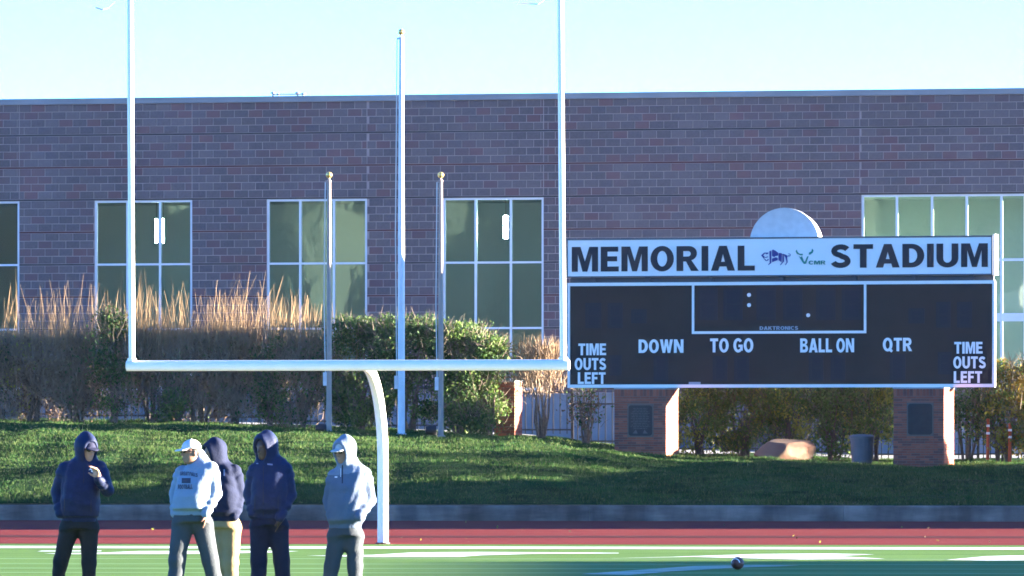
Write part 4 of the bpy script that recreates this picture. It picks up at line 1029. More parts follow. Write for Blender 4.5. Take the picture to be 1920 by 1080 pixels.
# ------------------------------------------------------------------ people: distance fields turned into continuous meshes
class SDF:
    def __init__(s, lo, hi, h):
        s.h = h; s.lo = np.array(lo, float); n = np.ceil((np.array(hi)-s.lo)/h).astype(int) + 1
        s.ax = [s.lo[i] + h*np.arange(n[i]) for i in range(3)]
        s.F = np.full(tuple(n), 0.5, np.float32)
    def reg(s, lo, hi):
        sl = []
        for i in range(3):
            a = int(np.clip(math.floor((lo[i]-s.lo[i])/s.h), 0, len(s.ax[i])-1)); b = int(np.clip(math.ceil((hi[i]-s.lo[i])/s.h)+1, a+1, len(s.ax[i])))
            sl.append(slice(a, b))
        X = s.ax[0][sl[0]][:, None, None]; Y = s.ax[1][sl[1]][None, :, None]; Z = s.ax[2][sl[2]][None, None, :]
        return tuple(sl), X, Y, Z
    def put(s, sl, d, k):
        f = s.F[sl]
        if k > 0:
            hh = np.maximum(k - np.abs(f-d), 0)/k; s.F[sl] = np.minimum(f, d) - hh*hh*k*0.25
        else: s.F[sl] = np.minimum(f, d)
    def cut(s, sl, d, k=0.0):
        f = s.F[sl]; e = -d
        if k > 0:
            hh = np.maximum(k - np.abs(f-e), 0)/k; s.F[sl] = np.maximum(f, e) + hh*hh*k*0.25
        else: s.F[sl] = np.maximum(f, e)
    def cone(s, a, b, ra, rb, k=0.03, wr=None):
        a = np.array(a, float); b = np.array(b, float); m = max(ra, rb) + k + 0.05
        sl, X, Y, Z = s.reg(np.minimum(a, b)-m, np.maximum(a, b)+m)
        ab = b-a; L2 = max(float(ab@ab), 1e-9)
        t = np.clip(((X-a[0])*ab[0] + (Y-a[1])*ab[1] + (Z-a[2])*ab[2])/L2, 0, 1)
        d = np.sqrt((X-a[0]-t*ab[0])**2 + (Y-a[1]-t*ab[1])**2 + (Z-a[2]-t*ab[2])**2) - (ra + t*(rb-ra))
        if wr:
            amp, fr, ph = wr
            side = (X-a[0]) - t*ab[0]
            d = d + 1.6*amp*(0.6-np.abs(np.sin(0.6*(t*fr + ph + 14*side + 9*(Y-a[1])))))*(0.6+0.6*np.sin(t*fr*0.37+ph*2+6*side))
        s.put(sl, d, k)
    def _ell(s, X, Y, Z, c, r, M):
        dx, dy, dz = X-c[0], Y-c[1], Z-c[2]
        if M is not None:
            p = [dx*M[0][i] + dy*M[1][i] + dz*M[2][i] for i in range(3)]
        else: p = [dx, dy, dz]
        k0 = np.sqrt((p[0]/r[0])**2 + (p[1]/r[1])**2 + (p[2]/r[2])**2); k1 = np.sqrt((p[0]/r[0]**2)**2 + (p[1]/r[1]**2)**2 + (p[2]/r[2]**2)**2) + 1e-9
        return k0*(k0-1)/k1
    def ell(s, c, r, M=None, k=0.02, op='put'):
        m = max(r) + k + 0.05; c = np.array(c, float)
        sl, X, Y, Z = s.reg(c-m, c+m); d = s._ell(X, Y, Z, c, r, M)
        if op == 'put': s.put(sl, d, k)
        else: s.cut(sl, d, k)
    def stack(s, secs, rot=0.0, k=0.0, pw=2.4, wr=None):
        """elliptic sections (z, cx, cy, a, b) joined bottom to top"""
        secs = sorted(secs); z = [q[0] for q in secs]
        m = max(max(q[3], q[4]) for q in secs) + 0.1
        xs_ = [q[1] for q in secs]; ys_ = [q[2] for q in secs]
        sl, X, Y, Z = s.reg((min(xs_)-m, min(ys_)-m, z[0]-0.06), (max(xs_)+m, max(ys_)+m, z[-1]+0.06))
        zz = Z.ravel(); f = lambda i: np.interp(zz, z, [q[i] for q in secs])[None, None, :]
        dx, dy = X-f(1), Y-f(2); c_, s_ = math.cos(rot), math.sin(rot)
        px, py = dx*c_ + dy*s_, -dx*s_ + dy*c_
        A, B = f(3), f(4)
        rr = (np.abs(px/A)**pw + np.abs(py/B)**pw)**(1/pw)
        d = (rr-1)*np.minimum(A, B)
        if wr:
            amp, seed = wr; r_ = np.random.default_rng(seed); nz = 0
            for _ in range(7):
                kx, ky, kz = r_.normal(0, 30), r_.normal(0, 16), r_.normal(0, 24); nz = nz + 1.3*(0.64-np.abs(np.sin(0.5*(X*kx + Y*ky + Z*kz) + r_.uniform(0, 6.28) + 0.9*np.sin(Z*7 + X*9))))
            d = d + amp*nz/3
        d = np.maximum(d, np.maximum(z[0]-Z, Z-z[-1]))
        s.put(sl, d, k)
    def mesh(s, name, mats, smooth_it=1, mi_fn=None):
        Fg = s.F; nx, ny, nz = Fg.shape
        sg = Fg < 0
        c = [sg[i:nx-1+i, j:ny-1+j, k:nz-1+k] for i in (0, 1) for j in (0, 1) for k in (0, 1)]
        cnt = sum(q.astype(np.int8) for q in c); act = (cnt > 0) & (cnt < 8)
        idx = np.argwhere(act); ids = np.full(act.shape, -1, np.int64); ids[act] = np.arange(len(idx))
        off = [(i, j, k) for i in (0, 1) for j in (0, 1) for k in (0, 1)]
        vals = np.stack([Fg[idx[:, 0]+o[0], idx[:, 1]+o[1], idx[:, 2]+o[2]] for o in off], 1).astype(float)
        acc = np.zeros((len(idx), 3)); w = np.zeros(len(idx))
        for a in range(8):
            for b in range(a+1, 8):
                if sum(abs(off[a][i]-off[b][i]) for i in range(3)) != 1: continue
                va, vb = vals[:, a], vals[:, b]; cr = (va < 0) != (vb < 0)
                t = np.where(cr, va/np.where(cr, va-vb, 1), 0)
                pt = np.array(off[a])[None] + t[:, None]*(np.array(off[b])-np.array(off[a]))[None]
                acc += pt*cr[:, None]; w += cr
        V = s.lo + (idx + acc/np.maximum(w, 1)[:, None])*s.h
        quads = []
        for ax in range(3):
            sa = [slice(1, -1)]*3; sb_ = [slice(1, -1)]*3
            sa[ax] = slice(0, -1); sb_[ax] = slice(1, None)
            A, B = sg[tuple(sa)], sg[tuple(sb_)]
            e = np.argwhere(A != B)
            if not len(e): continue
            flip = A[tuple(e.T)]
            p = e.copy()
            for q in range(3):
                if q != ax: p[:, q] += 1
            o1, o2 = [i for i in range(3) if i != ax]
            def cell(d1, d2):
                z_ = p.copy(); z_[:, o1] -= d1; z_[:, o2] -= d2; return ids[z_[:, 0], z_[:, 1], z_[:, 2]]
            Q = np.stack([cell(1, 1), cell(0, 1), cell(0, 0), cell(1, 0)], 1)
            if ax == 1: flip = ~flip
            Q[~flip] = Q[~flip][:, ::-1]
            quads.append(Q)
        Q = np.concatenate(quads); Q = Q[(Q >= 0).all(1)]
        for _ in range(smooth_it):
            sm = np.zeros_like(V); ct = np.zeros(len(V))
            for i in range(4):
                np.add.at(sm, Q[:, i], V[Q[:, (i+1) % 4]]); np.add.at(ct, Q[:, i], 1)
            V = 0.5*V + 0.5*sm/np.maximum(ct, 1)[:, None]
        mi = mi_fn(V[Q].mean(1)) if mi_fn else None
        return np_mesh(name, V, Q, mats, True, mi)

def cloth(name, c, c2=None, rough=0.85):
    return mat(name, c, rough, c2 or tuple(v*0.8 for v in c), 6.0, 5.0, bump=0.25, bscale=45, spec=0.15)
NAVY = cloth('navy_shell', (0.0125, 0.020, 0.060), (0.010, 0.016, 0.048), 0.6)
NAVY2 = cloth('navy_fleece', (0.015, 0.020, 0.048), (0.012, 0.016, 0.040))
NAVYP = cloth('navy_trouser', (0.010, 0.015, 0.036), (0.008, 0.011, 0.028))
BLACKP = cloth('black_trouser', (0.022, 0.021, 0.022), (0.016, 0.016, 0.017))
GREYP = cloth('grey_trouser', (0.062, 0.072, 0.082), (0.052, 0.060, 0.070))
KHAKI = cloth('khaki_trouser', (0.31, 0.22, 0.115), (0.26, 0.185, 0.095))
PALE = cloth('pale_sweatshirt', (0.21, 0.265, 0.36), (0.185, 0.24, 0.325))
GREYT = cloth('grey_pullover', (0.10, 0.132, 0.195), (0.088, 0.117, 0.175))
YOKE = cloth('pale_yoke', (0.17, 0.215, 0.29), (0.15, 0.19, 0.26))
SHOE = cloth('dark_shoe', (0.03, 0.03, 0.03))
CAPN = cloth('navy_cap', (0.02, 0.022, 0.05)); CAPG = cloth('grey_cap', (0.42, 0.43, 0.45)); CAPW = cloth('pale_cap', (0.60, 0.61, 0.64))
LENS = mat('dark_lens', (0.01, 0.01, 0.012), 0.15, spec=0.6)
SKIN_L = mat('light_skin', (0.52, 0.27, 0.18), 0.55, (0.46, 0.22, 0.15), 9, spec=0.3)
SKIN_T = mat('tan_skin', (0.34, 0.18, 0.12), 0.55, (0.28, 0.145, 0.095), 9, spec=0.3)
SKIN_D = mat('brown_skin', (0.085, 0.045, 0.032), 0.5, (0.065, 0.035, 0.026), 9, spec=0.35)
PRINT = mat('shirt_print', (0.05, 0.05, 0.075), 0.8)
ZIP = mat('zip_dark', (0.012, 0.013, 0.03), 0.5)
LOGOB = mat('faded_chest_mark', (0.16, 0.18, 0.27), 0.7)
LOGOW = mat('chest_mark', (0.75, 0.76, 0.78), 0.7)

def rotM(yaw, pitch=0.0):
    """columns: side, forward(face), up ; yaw 0 looks at the camera, positive turns to the picture's right"""
    f = np.array([math.sin(yaw)*math.cos(pitch), -math.cos(yaw)*math.cos(pitch), math.sin(pitch)])
    sd = np.array([math.cos(yaw), math.sin(yaw), 0.0]); up = np.cross(sd, f)
    if up[2] < 0: up = -up
    return np.stack([sd, f, up], 1)

def hand_into(g, wrist, dirv, palm_n, side, curl=0.5, sc=1.0):
    """palm and five fingers rooted in the palm; dirv along the hand, palm_n out of the palm, side towards the thumb"""
    dv = np.array(dirv, float); dv /= np.linalg.norm(dv); pn = np.array(palm_n, float); pn -= dv*(pn@dv); pn /= np.linalg.norm(pn)
    sd = np.array(side, float); sd -= dv*(sd@dv) + pn*(sd@pn); sd /= np.linalg.norm(sd)
    w = np.array(wrist, float)
    g.cone(w, w + dv*0.045*sc, 0.027*sc, 0.034*sc, 0.015)
    M = np.stack([sd, dv, pn], 1)
    g.ell(w + dv*0.055*sc, (0.042*sc, 0.052*sc, 0.018*sc), M, 0.012)
    for i, (o_, L) in enumerate(((0.030, 0.072), (0.010, 0.080), (-0.010, 0.075), (-0.029, 0.060))):
        b = w + dv*0.095*sc + sd*o_*sc
        spread = sd*o_*2.2
        c1 = curl*0.6 + 0.08*i; m1 = b + (dv*math.cos(c1) + pn*math.sin(c1) + spread)*L*0.5*sc
        c2 = curl*1.5 + 0.1*i; e = m1 + (dv*math.cos(c2) + pn*math.sin(c2) + spread)*L*0.5*sc
        g.cone(b - dv*0.01, m1, 0.0098*sc, 0.0088*sc, 0.005); g.cone(m1, e, 0.0088*sc, 0.0078*sc, 0.003)
    tb = w + dv*0.03*sc + sd*0.032*sc
    t1 = tb + (sd*0.75 + dv*0.6 + pn*0.35)*0.036*sc; t2 = t1 + (sd*0.35 + dv*0.85 + pn*0.45)*0.032*sc
    g.cone(tb, t1, 0.0135*sc, 0.011*sc, 0.01); g.cone(t1, t2, 0.0105*sc, 0.009*sc, 0.004)

def make_person(label, cx, d, S):
    s_ = d/FPX
    def J(px, py, y=0.0): return np.array([(px-cx)*s_, y, H + (HY-py)*s_])
    p = thing('person', label, 'person', (PX(cx, d), d, 0.0), 0, 'coaches standing on the field')
    yaw, pitch = R(S['yaw']), R(S.get('pitch', 0)); M = rotM(yaw, pitch); side, fwd, up = M[:, 0], M[:, 1], M[:, 2]
    hc = J(*S['head']); hs = S.get('hs', 1.0)
    # trousers
    hipL, kneeL, footL = [J(*q) for q in S['legL']]; hipR, kneeR, footR = [J(*q) for q in S['legR']]
    for q in (footL, footR): q[2] = 0.09
    lr = S.get('leg_r', (0.105, 0.085, 0.068))
    secs = [(J(0, py)[2], ((a+b)/2-cx)*s_, yc, (b-a)/2*s_, dep) for (py, a, b, dep, yc) in S['torso']]
    trot = R(S.get('trot', 0))
    wz = secs[0][2]
    # body (skin): one continuous figure
    lo = (-0.62, -0.62, -0.0); hi = (0.62, 0.5, 2.05)
    g = SDF(lo, hi, 0.0095)
    g.ell(hc + up*0.022*hs, (0.075*hs, 0.096*hs, 0.098*hs), M, 0.0)
    g.ell(hc - up*0.045*hs + fwd*0.022*hs, (0.058*hs, 0.070*hs, 0.078*hs), M, 0.03)
    g.ell(hc - up*0.092*hs + fwd*0.055*hs, (0.030*hs, 0.026*hs, 0.022*hs), M, 0.025)
    g.cone(hc + fwd*0.088*hs + up*0.008*hs, hc + fwd*0.108*hs - up*0.028*hs, 0.010*hs, 0.0155*hs, 0.014)
    g.ell(hc + fwd*0.083*hs + up*0.028*hs, (0.052*hs, 0.016*hs, 0.012*hs), M, 0.015)
    g.ell(hc + fwd*0.090*hs - up*0.062*hs, (0.024*hs, 0.012*hs, 0.008*hs), M, 0.010)
    for sg_ in (-1, 1):
        g.ell(hc + side*sg_*0.077*hs - fwd*0.008*hs - up*0.012*hs, (0.011*hs, 0.020*hs, 0.032*hs), M, 0.008)
        g.ell(hc + side*sg_*0.032*hs + fwd*0.092*hs + up*0.010*hs, (0.016*hs, 0.012*hs, 0.009*hs), M, 0.0, 'cut')
    nb = np.array([secs[-1][1], secs[-1][2]+0.01, secs[-1][0]-0.03])
    g.cone(hc - up*0.07*hs - fwd*0.012, nb, 0.058, 0.068, 0.03)
    g.stack([(z, x_, y_, max(a*0.74-0.02, 0.04), max(b*0.74-0.02, 0.04)) for (z, x_, y_, a, b) in secs], trot, 0.03)
    for arm in ('armL', 'armR'):
        sh, el, wr = [J(*q) for q in S[arm]]
        g.cone(sh, el, 0.055, 0.045, 0.03); g.cone(el, wr, 0.045, 0.030, 0.02)
        hd = S.get(arm + '_hand')
        if hd: hand_into(g, wr, hd[0], hd[1], hd[2], hd[3], hd[4] if len(hd) > 4 else 1.0)
    for hp, kn, ft in ((hipL, kneeL, footL), (hipR, kneeR, footR)):
        g.cone(hp, kn, 0.080, 0.058, 0.03); g.cone(kn, ft, 0.058, 0.040, 0.02)
    body = link('body', g.mesh('body', S['skin'], 1), p)
    # trousers
    g = SDF((-0.5, -0.45, 0.02), (0.55, 0.45, 1.2), 0.0125)
    w0 = secs[0]
    g.stack([(w0[0]-0.07, (hipL[0]+hipR[0])/2, wz, max(w0[3]*0.86, 0.14), w0[4]*0.88), (w0[0]+0.05, w0[1], wz, w0[3]*0.79, w0[4]*0.80)], trot, 0.0)
    ph = S.get('seed', 1)*1.7
    for hp, kn, ft in ((hipL, kneeL, footL), (hipR, kneeR, footR)):
        g.cone(hp, kn, lr[0], lr[1], 0.06, (0.007, 9, ph)); g.cone(kn, ft + np.array([0, 0, 0.02]), lr[1], lr[2], 0.03, (0.008, 12, ph+1)); ph += 2.2
    g.F = np.maximum(g.F, (0.06 - g.ax[2])[None, None, :])
    link('trousers', g.mesh('trousers', S['trousers'], 1), p)
    for ft, nm in ((footL, 'shoe'), (footR, 'shoe')):
        bf = np.array([math.sin(R(S.get('trot', 0)*1.0)), -math.cos(R(S.get('trot', 0))), 0])
        if 'foot_yaw' in S: bf = np.array([math.sin(R(S['foot_yaw'])), -math.cos(R(S['foot_yaw'])), 0])
        g = SDF(ft + np.array([-0.3, -0.3, -0.1]), ft + np.array([0.3, 0.3, 0.12]), 0.011)
        b0 = np.array([ft[0], ft[1], 0.0])
        Mf = np.stack([np.array([-bf[1], bf[0], 0]), bf, np.array([0, 0, 1.0])], 1)
        g.ell(b0 + bf*0.06 + np.array([0, 0, 0.045]), (0.050, 0.145, 0.048), Mf, 0.0); g.ell(b0 - bf*0.02 + np.array([0, 0, 0.075]), (0.042, 0.075, 0.055), Mf, 0.03)
        g.F = np.maximum(g.F, (0.008 - g.ax[2])[None, None, :])
        link(nm, g.mesh(nm, SHOE, 1), p)
    # jacket / top with sleeves and hood
    g = SDF((-0.62, -0.62, 0.7), (0.62, 0.5, 2.06), 0.0115)
    hs_ = secs[0]; g.stack([(hs_[0], hs_[1], hs_[2], hs_[3]*0.845, hs_[4]*0.86), (hs_[0]+0.045, hs_[1], hs_[2], hs_[3]*0.85, hs_[4]*0.87)] + [(z + (0.058 if z == hs_[0] else 0), x_, y_, a*0.915, b*0.93) for (z, x_, y_, a, b) in secs], trot, 0.0, 2.5, (S.get('wr', 0.007)*1.25, S.get('seed', 1)))
    ar = S.get('arm_r', (0.080, 0.068, 0.050))
    ph = 0.5
    for arm in ('armL', 'armR'):
        sh, el, wr = [J(*q) for q in S[arm]]
        g.cone(sh, el, ar[0], ar[1], 0.02, (0.010, 13, ph)); ph += 1.3
        g.cone(el, wr, ar[1], ar[2], 0.02, (0.012, 17, ph)); ph += 1.9
        v = (wr-el)/np.linalg.norm(wr-el); g.cone(wr - v*0.03, wr + v*0.005, ar[2]*1.03, ar[2]*1.0, 0.008)
    g.cone(nb + np.array([0, 0, -0.05]), nb + np.array([0, 0, 0.01]), 0.10, 0.075, 0.04)
    if S.get('hood'):
        hr = S.get('hood_r', (0.120, 0.140, 0.158))
        g.ell(hc + up*0.022 - fwd*0.018, hr, M, 0.04)
        g.ell(hc + up*0.075 - fwd*0.055, (0.085, 0.085, 0.095), M, 0.05)
        g.cone(hc - up*0.085 - fwd*0.02, nb + np.array([0, 0, -0.01]), 0.092, 0.105, 0.035)
        # soft folds down the side of the hood
        sl, X, Y, Z = g.reg(hc-0.25, hc+0.25)
        dx, dz = (X-hc[0]), (Z-hc[2]); g.F[sl] += 0.006*np.sin(46*dx*0.8 + 25*(Y-hc[1]) + 10*dz + S.get('seed', 1))*np.clip((0.2+dz)/0.3, 0, 1)
        op = S.get('open', (0.078, 0.125, 0.118))
        g.ell(hc + fwd*0.135 - up*0.018, op, M, 0.02, 'cut')
    else:
        g.cone(nb + np.array([0, 0, 0.0]), nb + fwd*0.02 + np.array([0, 0, 0.055]), 0.085, 0.076, 0.03)
    jm = g.mesh('top', S['top'], 1, S.get('mi'))
    jo = link(S.get('top_name', 'hooded_jacket'), jm, p)
    if S.get('cap'):
        g = SDF(hc-0.26, hc+0.26, 0.0085)
        g.ell(hc + up*0.045*hs - fwd*0.002, (0.086*hs, 0.106*hs, 0.090*hs), M, 0.0)
        sl, X, Y, Z = g.reg(hc-0.3, hc+0.3)
        hgt = (X-hc[0])*up[0] + (Y-hc[1])*up[1] + (Z-hc[2])*up[2]
        g.F = np.maximum(g.F, (0.038*hs - hgt))
        bd = fwd*0.98 - up*0.16; bd /= np.linalg.norm(bd); bu = np.cross(side, bd); bu = bu if bu[2] > 0 else -bu
        Mb = np.stack([side, bd, bu], 1)
        g.ell(hc + up*0.043*hs + bd*0.118*hs, (0.078*hs, 0.072*hs, 0.0105*hs), Mb, 0.012)
        g.ell(hc + up*0.135*hs, (0.011, 0.011, 0.008), M, 0.004)
        link('cap', g.mesh('cap', S['cap'], 1), p)
    if S.get('glasses'):
        g = SDF(hc-0.16, hc+0.16, 0.006)
        for sg_ in (-1, 1):
            g.ell(hc + side*sg_*0.034*hs + fwd*0.098*hs + up*0.010*hs, (0.032*hs, 0.011*hs, 0.021*hs), M, 0.0)
            g.cone(hc + side*sg_*0.064*hs + fwd*0.090*hs + up*0.014*hs, hc + side*sg_*0.081*hs - fwd*0.005*hs + up*0.008*hs, 0.0065, 0.0065, 0.004)
        g.cone(hc - side*0.02*hs + fwd*0.104*hs + up*0.018*hs, hc + side*0.02*hs + fwd*0.104*hs + up*0.018*hs, 0.0055, 0.0055, 0.003)
        link('sunglasses', g.mesh('sunglasses', LENS, 1), p)
    if S.get('hair'):
        g = SDF(hc-0.2, hc+0.2, 0.009)
        g.ell(hc + up*0.024*hs - fwd*0.012*hs, (0.081*hs, 0.098*hs, 0.100*hs), M, 0.0)
        g.ell(hc - up*0.02*hs + fwd*0.085*hs, (0.09*hs, 0.11*hs, 0.13*hs), M, 0.01, 'cut')
        link('hair', g.mesh('hair', mat('dark_hair', (0.02, 0.017, 0.015), 0.6), 1), p)
    # flat marks printed on the garment, laid onto its surface
    vs = np.zeros(len(jm.vertices)*3, np.float32); jm.vertices.foreach_get('co', vs); vs = vs.reshape(-1, 3)
    tree = BVHTree.FromPolygons([tuple(v) for v in vs], [tuple(q.vertices) for q in jm.polygons])
    def drape(me):
        for v in me.vertices:
            hit = tree.ray_cast(Vector((v.co.x, -2.0, v.co.z)), Vector((0, 1, 0)))
            if hit[0] is not None: v.co.y = hit[0].y - 0.004 + (v.co.y*0.15)
            else: v.co.y = 0
        me.update()
    for (txt, px0, px1, py0, py1, m, slope) in S.get('marks', []):
        if txt == '#':
            n_ = 10; vs_ = []; 
            for a in range(n_+1):
                for b in range(5):
                    vs_.append((J(px0+(px1-px0)*a/n_, 0)[0], 0, J(0, py0+(py1-py0)*b/4 + slope*(a/n_-0.5))[2]))
            me = bpy.data.meshes.new('print'); me.from_pydata(vs_, [], [(a*5+b, a*5+b+1, a*5+b+6, a*5+b+5) for a in range(n_) for b in range(4)]); me.materials.append(m)
        elif txt == '^':
            me = bpy.data.meshes.new('print')
            pts = [(0, .5), (.35, .1), (.7, .15), (1, .5), (.7, .95), (.4, .8), (.55, .5)]
            me.from_pydata([(J(px0+(px1-px0)*a, 0)[0], 0, J(0, py0+(py1-py0)*b)[2]) for a, b in pts], [], [tuple(range(7))]); me.materials.append(m)
        else:
            x0, x1 = J(px0, 0)[0], J(px1, 0)[0]; z1, z0 = J(0, py0)[2], J(0, py1)[2]
            me = text_mesh(txt, x0, x1, z0, z1, 0.0, m, 0, 0.003)
            for v in me.vertices: v.co.z -= slope*s_*((v.co.x-x0)/(x1-x0)-0.5) + S.get('arch', 0)*(((v.co.x-x0)/(x1-x0)-0.5)**2)*(1 if txt.startswith('G') else 0)
        drape(me); link('print', me, jo)
    return p

P_D = 63.5
# 1: navy hooded jacket, hand raised
make_person('person in navy hooded jacket and dark trousers raising one hand, leftmost', 145, P_D, dict(
    yaw=34, pitch=-8, head=(164, 843, -0.05), skin=SKIN_L, top=NAVY, trousers=BLACKP, hood=True, cap=CAPN, glasses=True, seed=3, wr=0.009,
    torso=[(979, 111, 188, .165, 0), (968, 110, 190, .185, -.01), (945, 110, 191, .20, -.03), (920, 112, 190, .19, -.03), (898, 114, 190, .17, -.01), (882, 113, 195, .155, .01), (870, 119, 192, .14, .01), (862, 130, 186, .12, .02), (853, 146, 179, .095, .02)],
    armL=[(122, 878, .0), (107, 922, .05), (113, 962, -.06)], armR=[(188, 878, -.02), (203, 919, -.12), (188, 898, -.27)],
    armR_hand=((-0.25, -0.35, 0.9), (-0.55, -0.75, -0.2), (-0.8, 0.5, 0), 0.55, 1.12),
    legL=[(130, 992, 0.0), (114, 1052, 0.0), (103, 1130, 0.03)], legR=[(167, 992, 0.0), (167, 1055, -0.01), (166, 1130, 0.0)], leg_r=(.104, .076, .060),
    marks=[('^', 168, 178, 876, 886, LOGOW, 0), ('#', 122, 124, 935, 958, ZIP, 6), ('#', 172, 174, 937, 960, ZIP, -6), ('#', 158.5, 159.8, 872, 905, ZIP, 0)]))
# 2: pale sweatshirt and cap
make_person('person in pale grey printed sweatshirt and pale cap looking left', 362, 62.6, dict(
    yaw=-62, pitch=0, head=(359, 848, -0.03), skin=SKIN_T, top=PALE, trousers=GREYP, hood=False, cap=CAPW, glasses=True, hair=True, seed=5, wr=0.007, top_name='sweatshirt', trot=-22,
    torso=[(966, 322, 398, .17, -.03), (955, 321, 400, .20, -.05), (930, 325, 402, .205, -.05), (905, 330, 404, .18, -.03), (890, 332, 409, .16, 0), (876, 344, 408, .135, .01), (865, 353, 398, .11, .02), (858, 360, 388, .085, .02)],
    armL=[(341, 886, .05), (329, 925, .10), (328, 962, 0.02)], armR=[(397, 880, -.04), (404, 925, -.06), (388, 962, -.20)],
    armR_hand=((-0.1, 0.35, -1), (-0.9, 0.2, 0), (-0.2, -1, 0), 0.2, 0.95),
    legL=[(342, 985, 0.0), (332, 1050, -0.02), (327, 1130, 0.0)], legR=[(380, 985, 0.0), (394, 1050, 0.02), (412, 1130, 0.05)], leg_r=(.112, .087, .072), arm_r=(.082, .070, .048),
    marks=[('GREAT FALLS', 338, 372, 884.5, 891.5, PRINT, 3.0), ('#', 342, 359, 896, 905.5, PRINT, 0.0), ('FOOTBALL', 335, 363, 908, 916.5, PRINT, -1.0)], arch=0.03))
# 3: navy hooded jacket and khaki trousers, behind
make_person('person in navy hooded jacket and khaki trousers behind the pale sweatshirt', 425, 65.5, dict(
    yaw=-60, pitch=-4, head=(400, 852, -0.03), skin=SKIN_T, top=NAVY2, trousers=KHAKI, hood=True, seed=9, wr=0.008, trot=-30,
    torso=[(977, 392, 450, .165, 0), (960, 390, 455, .19, -.02), (930, 392, 456, .19, -.02), (905, 393, 452, .17, 0), (890, 393, 450, .155, .01), (876, 396, 444, .135, .01), (866, 397, 430, .11, .02), (858, 398, 420, .085, .02)],
    armL=[(398, 890, .06), (393, 925, .10), (400, 962, 0.0)], armR=[(441, 885, -.02), (450, 928, -.02), (440, 968, -.12)],
    legL=[(412, 990, 0.05), (413, 1055, 0.05), (415, 1120, 0.05)], legR=[(435, 990, -0.02), (434, 1055, -0.03), (433, 1120, 0.0)], leg_r=(.104, .078, .065),
    marks=[('#', 420, 423, 880, 892, LOGOB, 0)]))
# 4: navy hooded jacket and navy trousers
make_person('person in navy hooded jacket and navy trousers with both hands in pockets', 507, P_D, dict(
    yaw=-38, pitch=-2, head=(497, 841, -0.04), skin=SKIN_D, top=NAVY, trousers=NAVYP, hood=True, seed=14, wr=0.007, trot=-8, hood_r=(.126, .148, .168), open=(.085, .13, .13),
    torso=[(972, 466, 542, .16, 0), (955, 466, 545, .185, -.02), (930, 467, 545, .19, -.02), (905, 468, 545, .175, -.01), (886, 467, 547, .16, .01), (872, 470, 545, .14, .01), (861, 476, 538, .115, .02), (851, 488, 522, .09, .02)],
    armL=[(478, 881, .0), (468, 926, .04), (474, 963, -.08)], armR=[(536, 881, -.01), (544, 928, .0), (526, 970, -.16)],
    armR_hand=((-0.2, 0.35, -1), (-0.9, 0.2, 0), (-0.2, -1, 0), 0.2, 0.95),
    legL=[(487, 990, 0.0), (485, 1052, 0.0), (484, 1130, 0.0)], legR=[(522, 990, 0.0), (528, 1052, 0.0), (534, 1130, 0.0)], leg_r=(.106, .085, .073),
    marks=[('#', 502, 512, 869, 872, LOGOB, 1), ('#', 481, 485, 868, 870, LOGOB, 0), ('#', 494.2, 495.6, 872, 968, ZIP, 0), ('#', 478, 479.6, 930, 955, ZIP, 5), ('#', 522, 523.6, 930, 957, ZIP, -5)]))
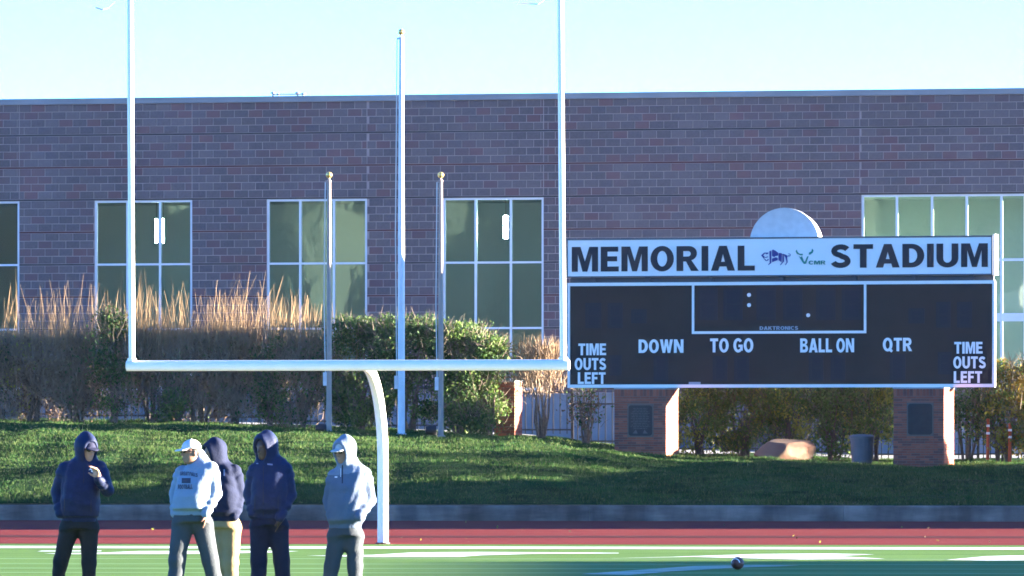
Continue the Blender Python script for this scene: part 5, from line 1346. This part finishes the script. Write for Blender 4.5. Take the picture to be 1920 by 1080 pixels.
# 5: grey pullover with pale yoke
def yoke_mi(C):
    z = C[:, 2]; x = C[:, 0]
    zy = H + (HY-(888 + 0.10*np.abs(x)*0))*(P_D/FPX)
    drop = 0.05*np.abs(x)/0.25
    hood = z > H + (HY-866)*(P_D/FPX)
    return ((z > zy - drop*0.0 + 0.02*np.sin(x*9)) ).astype(np.int32)
make_person('person in grey hooded pullover with pale shoulders, nearest the goal post', 655, P_D, dict(
    yaw=-36, pitch=-3, head=(645, 848, -0.04), skin=SKIN_T, top=[GREYT, YOKE], trousers=GREYP, hood=True, cap=CAPG, glasses=True, seed=21, wr=0.008, trot=-12, top_name='hooded_pullover', mi=yoke_mi,
    torso=[(991, 613, 682, .155, 0), (975, 611, 687, .18, -.02), (945, 613, 690, .185, -.02), (915, 616, 691, .175, -.01), (896, 617, 694, .16, .01), (884, 621, 692, .14, .01), (873, 630, 685, .115, .02), (863, 640, 669, .09, .02)],
    armL=[(627, 892, .02), (617, 938, .05), (623, 972, -.08)], armR=[(684, 890, -.01), (693, 938, .0), (675, 968, -.19)],
    legL=[(632, 1008, 0.0), (622, 1062, 0.0), (611, 1130, 0.0)], legR=[(664, 1008, 0.0), (666, 1062, 0.0), (667, 1130, 0.02)], leg_r=(.102, .079, .066),
    marks=[('#', 628, 633, 893, 895.5, LOGOW, 0), ('#', 641.5, 643.5, 872, 906, ZIP, 0), ('#', 638.8, 639.8, 878, 894, LOGOW, 0)]))

# ------------------------------------------------------------------ football
d = 82.6; fb = thing('football', 'brown football with white stripe lying on the turf at right', 'football', (PX(1383, d), d, 0.086), R(-24))
prof = []; 
for k in range(17):
    t_ = -1 + 2*k/16; prof.append((max(0.086*(1-abs(t_)**2.1)**0.85, 0.002), 0.14*t_))
q = MB(); q.lathe(prof, 24, (0, 0, 0), 'y'); q.build('ball', mat('football_leather', (0.13, 0.040, 0.030), 0.5, (0.10, 0.032, 0.026), 30, bump=0.3, bscale=120), fb, True)
for s0 in (-1, 1):
    q = MB(); pr = []
    for t_ in (0.52, 0.57, 0.62):
        pr.append((0.0872*(1-t_**2.1)**0.85+0.0006, s0*0.14*t_))
    vs = []; fs = []
    for i, (rr, hh) in enumerate(pr):
        for k in range(13):
            a = R(10 + 160*k/12); vs.append((rr*math.cos(a), hh, rr*math.sin(a)))
    for i in range(2):
        for k in range(12): fs.append((i*13+k, i*13+k+1, (i+1)*13+k+1, (i+1)*13+k))
    q.add(vs, fs); q.build('stripe', WHL, fb)
q = MB(); q.box((-0.004, -0.055, 0.0865), (0.004, 0.055, 0.090))
for k in range(7): q.box((-0.016, -0.05+k*0.0165-0.003, 0.0865), (0.016, -0.05+k*0.0165+0.003, 0.091))
q.build('laces', WHL, fb)
